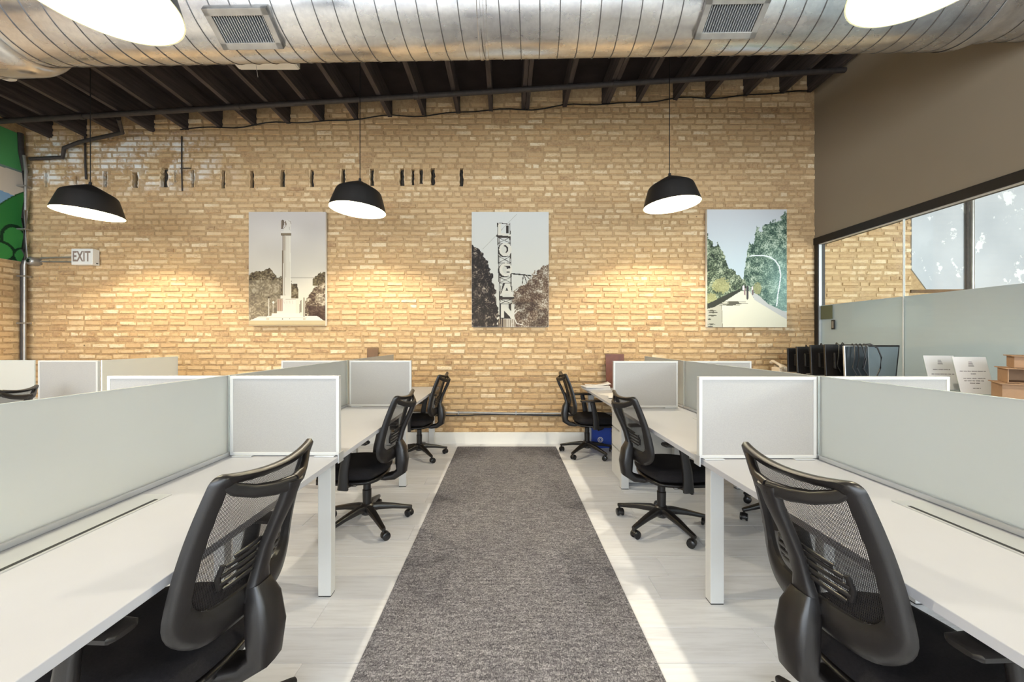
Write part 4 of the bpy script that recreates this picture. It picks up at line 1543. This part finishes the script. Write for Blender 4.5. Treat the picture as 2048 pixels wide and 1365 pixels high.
# drawer pedestal under the far right desk
pd = thing('drawer_pedestal', (1.30, 3.74, 0), 'white three-drawer pedestal under the far right desk', 'pedestal')
MB().box(-0.225, 0.25, -0.155, 0.155, 0.03, 0.69, 0.003).build('cabinet_body', 'white_metal', pd)
for z0, z1 in ((0.035, 0.305), (0.31, 0.49), (0.495, 0.685)):
    d = MB().box(-0.243, -0.226, -0.152, 0.152, z0 + .002, z1 - 0.004, 0.002).build('drawer', 'white_metal', pd)
    MB().box(-0.246, -0.243, -0.15, 0.15, z1 - 0.014, z1 - 0.006, 0.001).build('drawer_pull', 'aluminium', d)
for x in (-0.18, 0.2):
    for y in (-0.12, 0.12):
        MB().lathe([(0.0, 0.0005), (0.018, 0.0005), (0.018, 0.031), (0.0, 0.031)], 12, (x, y, 0)).build('glide', 'black_plastic', pd, smooth=True)


# ================================================================== task chairs
def S(a, b, off=0.0):
    """back surface: a across, b height; x behind the column, off pushes rearward"""
    t = (b - 0.485) / 0.48
    x = -0.140 - 0.115 * t + 0.024 * math.sin(PI * min(max(t, 0), 1)) - 0.050 * (1 - (a / 0.235) ** 2)
    return Vector((x - off, a, b))


def back_loop(inset_s, inset_t, inset_b, rt, rbm, n=10):
    """rounded outline, counted the same for every inset so loops can be bridged"""
    hw, zt, zb = 0.235 - inset_s, 0.968 - inset_t, 0.482 + inset_b
    pts = []

    def arc(cx, cz_, r, a0):
        for i in range(n):
            a = a0 + (PI / 2) * i / (n - 1)
            pts.append((cx + r * math.cos(a), cz_ + r * math.sin(a)))

    def edge(p, q, k):
        for i in range(1, k):
            pts.append((p[0] + (q[0] - p[0]) * i / k, p[1] + (q[1] - p[1]) * i / k))
    arc(hw - rt, zt - rt, rt, 0)
    edge((hw - rt, zt), (-hw + rt, zt), 14)
    arc(-hw + rt, zt - rt, rt, PI / 2)
    edge((-hw, zt - rt), (-hw, zb + rbm), 12)
    arc(-hw + rbm, zb + rbm, rbm, PI)
    edge((-hw + rbm, zb), (hw - rbm, zb), 10)
    arc(hw - rbm, zb + rbm, rbm, 1.5 * PI)
    edge((hw, zb + rbm), (hw, zt - rt), 12)
    out = []
    for a, b in pts:
        t = (b - 0.482) / 0.485
        a *= 1.0 - 0.13 * min(max(t, 0), 1) ** 1.3                                # narrows toward the top
        b -= 0.026 * (1 - (a / 0.205) ** 2) * max(0, t) ** 3                      # top rail dips in the middle
        out.append((a, b))
    return out


def make_chair():
    t = bpy.data.objects.new('task_chair', None)
    COL.objects.link(t)
    # star base
    for k in range(5):
        a = 2 * PI * k / 5
        ca, sa = math.cos(a), math.sin(a)
        P = lambda r, z: (r * ca, r * sa, z)
        MB().sweep([P(0.02, 0.115), P(0.08, 0.118), P(0.18, 0.103), P(0.27, 0.083), P(0.305, 0.076), P(0.322, 0.074)],
                   [0.062, 0.056, 0.046, 0.036, 0.032, 0.024], [0.055, 0.048, 0.036, 0.028, 0.026, 0.022], n=10, power=3.2).build('base_leg', 'black_plastic', t, smooth=True)
        c = MB()
        sw = a + 0.9 + k * 0.7
        d = Vector((math.cos(sw), math.sin(sw), 0))
        e = Vector((-d.y, d.x, 0))
        o0 = Vector(P(0.312, 0))
        cen = o0 + d * 0.014 + Vector((0, 0, 0.0275))
        c.tube([o0 + Vector((0, 0, 0.035)), o0 + Vector((0, 0, 0.07))], 0.008, 8)
        # hood over the wheels
        hood = []
        for i in range(9):
            an = math.radians(-20 + 200 * i / 8)
            hood.append(cen + d * (0.026 * math.cos(an)) + Vector((0, 0, 0.026 * math.sin(an))))
        c.sweep(hood, 0.030, 0.008, up=tuple(e), n=8, power=4) if False else c.sweep(hood, 0.008, 0.034, up=tuple(e), n=8, power=4)
        cs = c.build('caster', 'black_plastic', t, smooth=True)
        for s in (-1, 1):
            wv = MB()
            w0, w1 = cen + e * (s * 0.010), cen + e * (s * 0.026)
            wv.sweep([w0, w0 + e * (s * 0.002), w1 - e * (s * 0.003), w1], [0.046, 0.0545, 0.0545, 0.046], None, up=(0, 0, 1), n=18)
            wv.build('wheel', 'black_gloss', cs, smooth=True)
    MB().lathe([(0.0, 0.068), (0.034, 0.07), (0.05, 0.085), (0.05, 0.135), (0.036, 0.150), (0.0, 0.152)], 24).build('base_hub', 'black_plastic', t, smooth=True)
    MB().lathe([(0.030, 0.14), (0.032, 0.25), (0.027, 0.255), (0.027, 0.31), (0.014, 0.315), (0.014, 0.36)], 20).build('gas_lift', 'black_plastic', t, smooth=True)
    # mechanism under the seat
    m = MB().box(-0.09, 0.10, -0.07, 0.07, 0.335, 0.370, 0.012)
    m.build('tilt_mechanism', 'black_plastic', t, smooth=True)
    MB().tube([(0.05, -0.06, 0.350), (0.06, -0.16, 0.345), (0.07, -0.24, 0.340)], 0.007, 8).sweep([(0.07, -0.22, 0.340), (0.075, -0.275, 0.337)], 0.022, 0.010, n=8).build('height_lever', 'black_plastic', t, smooth=True)
    # seat: shell and cushion
    def seat(z0, z1, grow, mat, name):
        k, m_ = 14, 14
        v, f = [], []
        for side in (0, 1):
            for i in range(k + 1):
                for j in range(m_ + 1):
                    u, w = -1 + 2 * i / k, -1 + 2 * j / m_
                    # map the square to a rounded square
                    su = u * math.sqrt(1 - 0.32 * w * w)
                    sw_ = w * math.sqrt(1 - 0.32 * u * u)
                    r = max(abs(u), abs(w))
                    x = 0.085 + (0.225 + grow) * su * 1.08
                    y_ = (0.235 + grow) * sw_ * 1.08
                    edge_ = max(0.0, (r - 0.72) / 0.28)
                    z = (z1 - 0.045 * edge_ ** 2.2 - 0.014 * max(0, u) ** 2 + 0.008 * w * w) if side else (z0 + 0.02 * edge_ ** 2)
                    v.append((x, y_, z))
        n1 = (k + 1) * (m_ + 1)
        for side in (0, 1):
            for i in range(k):
                for j in range(m_):
                    q = [side * n1 + i * (m_ + 1) + j, side * n1 + i * (m_ + 1) + j + 1, side * n1 + (i + 1) * (m_ + 1) + j + 1, side * n1 + (i + 1) * (m_ + 1) + j]
                    f.append(tuple(q))
        ring = [i * (m_ + 1) for i in range(k + 1)] + [k * (m_ + 1) + j for j in range(1, m_ + 1)] + [i * (m_ + 1) + m_ for i in range(k - 1, -1, -1)] + [j for j in range(m_ - 1, 0, -1)]
        for a_, b_ in zip(ring, ring[1:] + ring[:1]):
            f.append((a_, b_, b_ + n1, a_ + n1))
        MB().add(v, f).build(name, mat, t, smooth='all')
    seat(0.362, 0.398, -0.012, 'black_plastic', 'seat_pan')
    seat(0.384, 0.460, 0.0, 'black_fabric', 'seat_cushion')
    # arms: bracket, upright, pad
    for s in (-1, 1):
        ar = MB()
        ar.sweep([(0.03, s * 0.10, 0.357), (0.04, s * 0.20, 0.355), (0.045, s * 0.262, 0.365), (0.045, s * 0.282, 0.395)], [0.07, 0.07, 0.065, 0.06], [0.016, 0.018, 0.024, 0.026], n=10, power=3)
        a1 = ar.build('armrest', 'black_plastic', t, smooth=True)
        MB().sweep([(0.045, s * 0.284, 0.350), (0.035, s * 0.288, 0.48), (0.012, s * 0.290, 0.60), (0.0, s * 0.290, 0.652)], [0.028, 0.028, 0.026, 0.026], [0.070, 0.062, 0.052, 0.050], up=(1, 0, 0), n=12, power=4).build('arm_upright', 'black_plastic', a1, smooth=True)
        MB().sweep([(-0.13, s * 0.286, 0.664), (-0.12, s * 0.286, 0.665), (-0.02, s * 0.288, 0.667), (0.08, s * 0.284, 0.665), (0.11, s * 0.280, 0.661)], [0.05, 0.076, 0.084, 0.078, 0.05], [0.014, 0.024, 0.026, 0.024, 0.014], n=12, power=3).build('arm_pad', 'black_plastic', a1, smooth=True)
    # back frame: ring with a broad lower band
    out = back_loop(0, 0, 0, 0.03, 0.125)
    inn = back_loop(0.046, 0.030, 0.092, 0.022, 0.075)
    k = len(out)
    v, f = [], []
    prof = [(0.0, 0.004), (0.0, 0.018), (0.22, 0.030), (0.78, 0.030), (1.0, 0.018), (1.0, 0.004), (0.5, -0.002)]
    for (ao, bo), (ai, bi) in zip(out, inn):
        for q, off in prof:
            v.append(S(ao + (ai - ao) * q, bo + (bi - bo) * q, off))
    np_ = len(prof)
    for i in range(k):
        for j in range(np_):
            f.append((i * np_ + j, i * np_ + (j + 1) % np_, ((i + 1) % k) * np_ + (j + 1) % np_, ((i + 1) % k) * np_ + j))
    bf = MB().add(v, f).build('back_frame', 'black_plastic', t, smooth=50)
    # net stretched in the frame
    cen = (0.0, 0.74)
    loop = back_loop(0.030, 0.024, 0.076, 0.022, 0.08)
    v, f = [], []
    R = 7
    for i in range(R):
        q = 1 - i / R
        for a, b in loop:
            v.append(S(cen[0] + (a - cen[0]) * q, cen[1] + (b - cen[1]) * q, 0.008))
    v.append(S(cen[0], cen[1], 0.008))
    for i in range(R - 1):
        for j in range(k):
            f.append((i * k + j, i * k + (j + 1) % k, (i + 1) * k + (j + 1) % k, (i + 1) * k + j))
    for j in range(k):
        f.append(((R - 1) * k + j, (R - 1) * k + (j + 1) % k, R * k))
    MB().add(v, f).build('back_net', 'net', t, smooth='all')
    # rear spine with two arms reaching the top corners, flaring into the lower band
    sp = [(0.892, 0.075, 0.062, 0.030), (0.83, 0.074, 0.056, 0.032), (0.76, 0.062, 0.046, 0.032), (0.69, 0.048, 0.046, 0.032), (0.62, 0.040, 0.050, 0.034), (0.575, 0.038, 0.070, 0.040), (0.535, 0.038, 0.085, 0.040)]
    MB().sweep([S(0, b, o_) for b, o_, w_, h_ in sp], [q[2] for q in sp], [q[3] for q in sp], up=(1, 0, 0.2), n=14, power=3.5).build('back_spine', 'black_plastic', t, smooth=True)
    for s in (-1, 1):
        path = [S(s * 0.002, 0.880, 0.076), S(s * 0.06, 0.884, 0.064), S(s * 0.11, 0.894, 0.046), S(s * 0.155, 0.914, 0.028), S(s * 0.185, 0.944, 0.014)]
        MB().sweep(path, [0.044, 0.040, 0.036, 0.034, 0.028], [0.028, 0.024, 0.022, 0.020, 0.014], up=(1, 0, 0.2), n=12, power=3.5).build('spine_arm', 'black_plastic', t, smooth=True)
    # bracket from the spine foot under the seat
    x0 = -0.238
    MB().sweep([(x0 - 0.002, 0, 0.612), (x0 - 0.014, 0, 0.560), (x0 - 0.024, 0, 0.475), (x0 - 0.020, 0, 0.395), (x0 + 0.03, 0, 0.358), (x0 + 0.09, 0, 0.347), (-0.05, 0, 0.355)],
               [0.070, 0.096, 0.104, 0.100, 0.094, 0.095, 0.11], [0.040, 0.074, 0.084, 0.070, 0.052, 0.040, 0.030], up=(1, 0, 0.3), n=14, power=4).build('back_bracket', 'black_plastic', t, smooth=True)
    # lumbar saddle: ribbed pad behind the net
    lu = bpy.data.objects.new('lumbar_support', None)
    for q, (b, w_) in enumerate(((0.715, 0.085), (0.697, 0.105), (0.675, 0.118), (0.653, 0.118), (0.633, 0.105))):
        m = MB()
        pts = [S(w_ * (i / 8 * 2 - 1), b - 0.018 * abs(i / 8 * 2 - 1) ** 2, 0.020 + 0.014 * (1 - abs(i / 8 * 2 - 1) ** 3)) for i in range(9)]
        m.sweep(pts, 0.013, 0.008, up=(1, 0, 0.2), n=8, power=3)
        if q == 0:
            lo_ = m.build('lumbar_support', 'black_plastic', t, smooth=True)
        else:
            m.build('lumbar_rib', 'black_plastic', lo_, smooth=True)
    bpy.data.objects.remove(lu)
    for s in (-1, 1):
        MB().sweep([S(s * 0.112, 0.687, 0.016), S(s * 0.122, 0.655, 0.016), S(s * 0.112, 0.621, 0.016)], 0.016, 0.012, up=(1, 0, 0), n=8, power=3).build('lumbar_clip', 'black_plastic', lo_, smooth=True)
    return t


CHAIRS = [
    # x, y, facing (deg), base turn (deg), back raised by, label
    (-0.985, 1.200, 175.0, 20, 0.035, 'black mesh task chair large in the left foreground, pushed to the desk'),
    (-1.017, 2.854, 177.0, 60, 0.0, 'black mesh task chair in the middle of the left row'),
    (-1.000, 4.500, 176.0, 59, 0.0, 'black mesh task chair at the far end of the left row by the wall'),
    (1.105, 1.150, 4.0, 30, 0.035, 'black mesh task chair large in the right foreground, dark against the desk'),
    (1.120, 2.810, 4.0, -5, 0.0, 'black mesh task chair in the middle of the right row'),
    (0.955, 4.600, 0.0, 12, 0.0, 'black mesh task chair at the far end of the right row before the blue box'),
    (-4.200, 3.050, 201.0, 0, 0.0, 'chair at the far left edge showing only its top rail over the glass'),
    (2.090, 2.930, 180.0, 3, 0.0, 'chair on the far side of the right bench, one base foot showing under the desk'),
]
chair = make_chair()
chairs = [chair] + [copy_tree(chair) for _ in CHAIRS[1:]]
for c, (x, y, ang, turn, lift, label) in zip(chairs, CHAIRS):
    c.location = (x, y, 0.0)
    c.rotation_euler = (0, 0, math.radians(ang))
    tag(c, label, 'chair', 'black mesh task chairs')
    for ch in c.children:
        kind = ch.name.split('.')[0]
        if kind in ('base_leg', 'caster', 'base_hub'):
            ch.rotation_euler = (0, 0, math.radians(turn))
        elif kind in ('back_frame', 'back_net', 'back_spine', 'spine_arm', 'lumbar_support'):
            ch.location.z += lift           # back height set by each sitter


# ================================================================== things on and around the desks
def board(name, x, y, z, w, h, d, mat, label, lean=6):
    t = MB().box(-w / 2, w / 2, -d / 2, d / 2, 0, h, 0.003).build(name, mat)
    t.location = (x, y, z)
    t.rotation_euler = (math.radians(-lean), 0, 0)
    return tag(t, label, 'board')


board('wood_board', 1.385, 4.93, DESK_Z + 0.002, 0.235, 0.425, 0.02, 'dark_wood', 'dark red wooden board leaning on the wall behind the right divider')
board('wood_board', -1.70, 4.93, DESK_Z + 0.002, 0.14, 0.50, 0.02, 'brown_wood', 'brown wooden board leaning on the wall behind the left divider')

# papers on the far right desk: a loose stack, every bundle its own slab
pst = [(1.10, 4.78, 0.30, 0.22, 0.014, 5), (1.11, 4.79, 0.29, 0.21, 0.012, -3), (1.09, 4.77, 0.30, 0.21, 0.012, 8), (1.12, 4.80, 0.28, 0.21, 0.008, -6)]
z = DESK_Z + 0.001
names = ['bottom', 'second', 'third', 'top']
for i, (x, y, w, l, h, a) in enumerate(pst):
    o = MB().box(-w / 2, w / 2, -l / 2, l / 2, 0, h, 0.001).build('paper_bundle', 'paper')
    o.location = (x, y, z)
    o.rotation_euler = (0, 0, math.radians(a))
    tag(o, '%s bundle in the pile of papers on the far right desk' % names[i], 'papers', 'paper bundles')
    z += h + 0.0006
# the top sheet curls up
m = MB()
vs, fs = [], []
for i in range(9):
    for j in range(2):
        u = i / 8
        vs.append((1.06 + 0.21 * u, 4.70 + 0.17 * j, z + 0.0005 + 0.035 * u ** 2 * (0.6 + 0.4 * j)))
for i in range(8):
    fs.append((2 * i, 2 * i + 1, 2 * i + 3, 2 * i + 2))
o = m.add(vs, fs).build('loose_sheet', 'paper', smooth='all')
so = o.modifiers.new('thickness', 'SOLIDIFY')
so.thickness = 0.0006
tag(o, 'curled white sheet on top of the paper pile', 'paper')
for i, (x, y, a) in enumerate(((1.17, 4.24, 25), (1.19, 4.12, -15))):
    o = MB().box(-0.105, 0.105, -0.148, 0.148, 0, 0.004, 0.0008).build('paper_bundle', 'paper')
    o.location = (x, y, DESK_Z + 0.001 + i * 0.0046)
    o.rotation_euler = (0, 0, math.radians(a))
    tag(o, ['lower', 'upper'][i] + ' of two loose papers half hidden by the right divider', 'papers', 'paper bundles')

# blue box under the far right desk
bb = thing('blue_box', (1.19, 4.93, 0), 'blue box with white round emblem on the floor under the far right desk', 'box')
MB().box(-0.12, 0.12, -0.09, 0.09, 0.0, 0.27, 0.004).build('box_body', 'blue_card', bb)
MB().box(-0.124, 0.124, -0.094, 0.094, 0.235, 0.285, 0.004).build('box_lid', 'blue_card', bb)
MB().lathe([(0.0, -0.093), (0.034, -0.093), (0.034, -0.089)], 24, (-0.02, 0, 0.105), 'y').build('emblem', 'paper', bb)
MB().lathe([(0.019, -0.0945), (0.025, -0.0945), (0.025, -0.092)], 20, (-0.02, 0, 0.105), 'y').build('emblem_ring', 'blue_card', bb)
MB().box(-0.029, -0.011, -0.0945, -0.092, 0.092, 0.118).build('emblem_mark', 'blue_card', bb)
MB().sweep([(-0.06, -0.097, 0.27), (-0.045, -0.099, 0.245), (-0.02, -0.1, 0.235), (0.005, -0.099, 0.245), (0.02, -0.097, 0.27)], 0.03, 0.006, up=(0, 1, 0), n=8, power=4).build('handle', 'black_plastic', bb, smooth=True)

# ---- credenza along the glass
CZ = 0.94
cd = thing('credenza', (3.47, 3.40, 0), 'long white credenza standing along the glass partition', 'cabinet')
MB().box(-0.38, 0.38, -1.42, 1.42, 0.08, CZ - 0.03, 0.002).build('cabinet_body', 'white_metal', cd)
MB().box(-0.405, 0.40, -1.45, 1.45, CZ - 0.03, CZ, 0.003).build('countertop', 'white_laminate', cd)
MB().box(-0.35, 0.36, -1.40, 1.40, 0.0, 0.08).build('plinth', 'black_paint', cd)
for i in range(5):
    y0 = -1.42 + i * 0.568
    d = MB().box(-0.398, -0.3805, y0 + 0.003, y0 + 0.565, 0.085, CZ - 0.035, 0.002).build('door', 'white_metal', cd)
    MB().box(-0.415, -0.398, y0 + 0.50, y0 + 0.512, 0.55, 0.70, 0.002).build('handle', 'aluminium', d)


screen_mat = simple('dull_screen', (44, 50, 54), 0.12, vary=0.05)
glare_mat = simple('painted_screen_glare', (120, 132, 136), 0.18, vary=0.03)  # pale tone puts the reflected glare into the screen colour


def monitor(xl, y, w, h, lean, rz, label, back=True, silver=False):
    t = thing('monitor', (xl, y, CZ), label, 'monitor', 'monitors crowded on the credenza', rz=math.radians(rz))
    R = bpy.data.objects.new('monitor_head', None)
    c, s = math.cos(math.radians(lean)), math.sin(math.radians(lean))
    def rot(mb):
        mb.v = [(x, yy * c + (zz - 0.04) * s, (zz - 0.04) * c - yy * s + 0.04) for x, yy, zz in mb.v]
        return mb
    bpy.data.objects.remove(R)
    z0 = 0.035
    rot(MB().box(0, w, -0.012, 0.012, z0, z0 + h, 0.004)).build('bezel', 'aluminium' if silver else 'black_plastic', t)
    front = -0.0135
    if silver:
        rot(MB().box(0.006, w - 0.006, front, -0.0115, z0 + 0.006, z0 + h - 0.006)).build('screen_panel', screen_mat, t)
    elif back:
        rot(MB().box(w * 0.18, w * 0.82, -0.04, -0.012, z0 + h * 0.25, z0 + h * 0.75, 0.010)).build('rear_housing', 'black_plastic', t)
        rot(MB().box(w * 0.40, w * 0.60, -0.048, -0.039, z0 + h * 0.4, z0 + h * 0.62, 0.004)).build('mount_plate', 'black_gloss', t)
        rot(MB().box(w * 0.44, w * 0.5, -0.050, -0.047, z0 + h * 0.5, z0 + h * 0.58)).build('rating_label', 'paper', t)
    else:
        rot(MB().box(0.014, w - 0.014, front, -0.0115, z0 + 0.022, z0 + h - 0.014)).build('screen_panel', glare_mat, t)
        rot(MB().box(w * 0.46, w * 0.52, front, -0.0118, z0 + 0.006, z0 + 0.014)).build('badge', 'paper', t)
    MB().sweep([(w * 0.5, 0.0, 0.004), (w * 0.5, 0.0, 0.02), (w * 0.5, 0.015, 0.06), (w * 0.5, 0.03, 0.12)], [0.08, 0.05, 0.04, 0.04], [0.06, 0.03, 0.014, 0.012], up=(0, 1, 0), n=8, power=3).build('stand_neck', 'black_plastic', t, smooth=True)
    MB().box(w * 0.5 - 0.10, w * 0.5 + 0.10, -0.06, 0.06, 0.0005, 0.010, 0.003).build('stand_foot', 'black_plastic', t)
    return t


def cable_loop(pts, parent, r=0.005):
    MB().tube(pts, r, 6).build('cable', 'cable_black', parent, smooth=True)


m1 = monitor(3.25, 4.50, 0.34, 0.275, 2, -4, 'leftmost dark monitor in the row on the credenza, beside the telephone')
m2 = monitor(3.21, 4.30, 0.34, 0.295, 3, -4, 'second dark monitor from the left in the row on the credenza')
m3 = monitor(3.19, 4.08, 0.34, 0.315, 3, -4, 'third dark monitor from the left in the row on the credenza')
m4 = monitor(3.16, 3.86, 0.36, 0.325, 3, -4, 'fourth dark monitor from the left, with cables hung over its top')
m5 = monitor(3.125, 3.60, 0.20, 0.315, 3, -8, 'narrow silver-edged monitor hung with loops of black cable', True, True)
m6 = monitor(3.26, 3.70, 0.42, 0.32, -6, -2, 'rightmost monitor on the credenza with pale glare painted on its screen', False)
for k, (t_, w) in enumerate(((m1, 0.30), (m2, 0.3), (m3, 0.32), (m4, 0.34), (m5, 0.2))):
    h = (0.275, 0.295, 0.315, 0.325, 0.315)[k] + 0.035
    n_c = (1, 1, 1, 2, 4)[k]
    for q in range(n_c):
        u = w * (0.3 + 0.16 * q)
        dx = random.uniform(-0.03, 0.03)
        cable_loop([(u + 0.02, 0.03, h - 0.10), (u + 0.012, 0.018, h + 0.005), (u, -0.005, h + 0.016), (u - 0.006, -0.045, h - 0.01), (u - 0.012 + dx, -0.060, h - 0.12),
                    (u - 0.03 + dx, -0.062, h - 0.20), (u + dx * 0.5, -0.066, h - 0.27)], t_)
cable_loop([(0.16, 0.0, 0.36), (0.19, -0.03, 0.365), (0.235, -0.05, 0.33), (0.262, -0.055, 0.25), (0.255, -0.055, 0.15), (0.22, -0.055, 0.06), (0.16, -0.055, 0.03)], m5, 0.006)

# telephone
ph = thing('desk_telephone', (3.36, 4.72, CZ), 'cream desk telephone on the far end of the credenza', 'telephone')
MB().add([(-0.06, -0.09, 0.001), (0.06, -0.09, 0.001), (0.06, 0.09, 0.001), (-0.06, 0.09, 0.001), (-0.06, -0.085, 0.03), (0.06, -0.085, 0.03), (0.06, 0.085, 0.10), (-0.06, 0.085, 0.10)],
         [(0, 1, 2, 3), (4, 5, 6, 7), (0, 1, 5, 4), (1, 2, 6, 5), (2, 3, 7, 6), (3, 0, 4, 7)]).build('phone_base', 'cream_plastic', ph)
MB().sweep([(-0.085, -0.09, 0.07), (-0.085, -0.07, 0.10), (-0.085, 0.0, 0.125), (-0.085, 0.07, 0.145), (-0.085, 0.095, 0.125)], [0.045, 0.042, 0.032, 0.042, 0.045], [0.035, 0.03, 0.022, 0.03, 0.035], n=10, power=3).build('handset', 'cream_plastic', ph, smooth=True)
MB().box(-0.10, -0.06, -0.07, 0.075, 0.001, 0.075, 0.01).build('cradle', 'cream_plastic', ph)
for i in range(4):
    for j in range(3):
        MB().box(-0.02 + j * 0.022, -0.005 + j * 0.022, -0.06 + i * 0.022, -0.045 + i * 0.022, 0.045 + i * 0.0075, 0.052 + i * 0.0075, 0.001).build('key', 'white_plastic', ph)


# sign holders
def sign_holder(x, y, rz, lean, lines, label):
    t = thing('sign_holder', (x, y, CZ), label, 'sign holder', 'acrylic sign holders', rz=math.radians(rz))
    w, h = 0.216, 0.28
    c, s = math.cos(math.radians(lean)), math.sin(math.radians(lean))

    def rot(mb):
        mb.v = [(p[0], p[1] * c + p[2] * s, p[2] * c - p[1] * s + 0.004) for p in mb.v]
        return mb
    rot(MB().box(-w / 2 - 0.004, w / 2 + 0.004, 0.0012, 0.004, 0, h + 0.004)).build('acrylic_back', 'glass', t)
    MB().box(-w / 2 - 0.004, w / 2 + 0.004, -0.015, 0.115, 0.0005, 0.004).build('acrylic_foot', 'glass', t)
    rot(MB().box(-w / 2, w / 2, -0.0006, 0.0008, 0.002, h)).build('notice', 'paper', t)
    ink = MB()
    r = random.Random(int(x * 100))
    for zc, width, hh in lines:
        xx = -width / 2
        while xx < width / 2 - 0.006:
            L = min(r.uniform(0.012, 0.034), width / 2 - xx)
            # one word: a run of small strokes of unequal height
            q = xx
            while q < xx + L:
                st = r.uniform(0.6, 1.0) * hh
                ink.box(q, q + 0.0022, -0.0012, -0.0006, zc - st / 2, zc + st / 2)
                q += 0.0036
            xx += L + 0.006
    # small square emblem of strokes above the text
    for i in range(5):
        ink.box(-0.018 + i * 0.0015, 0.018 - i * 0.002, -0.0012, -0.0006, h - 0.072 + i * 0.008, h - 0.069 + i * 0.008)
    rot(ink).build('printed_text', 'ink', t)['kind'] = 'stuff'
    return t


sign_holder(3.50, 3.10, -8, 14, [(0.165, 0.12, 0.007), (0.128, 0.155, 0.007), (0.108, 0.11, 0.007)], 'left of two white notices in slanted acrylic holders on the credenza')
sign_holder(3.44, 2.84, -8, 14, [(0.172, 0.165, 0.007), (0.152, 0.03, 0.007), (0.118, 0.14, 0.007), (0.100, 0.135, 0.007), (0.083, 0.07, 0.007), (0.045, 0.05, 0.007)], 'right of two white notices in slanted acrylic holders, beside the cartons')


# cartons at the right edge
def carton(x, y, z, w, l, h, rz, label, open_front=False, flap=True):
    t = thing('cardboard_box', (x, y, z), label, 'box', 'cardboard boxes on the credenza', rz=math.radians(rz))
    k = 0.005
    MB().box(-w / 2, w / 2, -l / 2, l / 2, 0.0005, k).build('box_bottom', 'cardboard', t)
    MB().box(-w / 2, -w / 2 + k, -l / 2, l / 2, k, h).build('box_side', 'cardboard', t)
    MB().box(w / 2 - k, w / 2, -l / 2, l / 2, k, h).build('box_side', 'cardboard', t)
    MB().box(-w / 2 + k, w / 2 - k, l / 2 - k, l / 2, k, h).build('box_side', 'cardboard', t)
    if not open_front:
        MB().box(-w / 2 + k, w / 2 - k, -l / 2, -l / 2 + k, k, h).build('box_side', 'cardboard', t)
        MB().box(-w * 0.14, w * 0.14, -l / 2 - 0.0015, -l / 2, h * 0.45, h * 0.66, 0.0005).build('hand_hole', 'black_paint', t)
    if flap:
        MB().box(-w / 2 - 0.015, w / 2 + 0.015, -l / 2 - 0.03, l / 2, h, h + k).build('box_top', 'cardboard', t)
    return t


carton(3.447, 2.514, CZ + 0.001, 0.36, 0.28, 0.115, -42, 'flat bottom carton with a hand hole at the right edge', False, True)
carton(3.452, 2.518, CZ + 0.1225, 0.31, 0.25, 0.092, -42, 'middle carton of the pile, open and dark inside', True, True)
carton(3.470, 2.515, CZ + 0.221, 0.27, 0.22, 0.075, -44, 'top carton of the pile at the right edge', False, True)
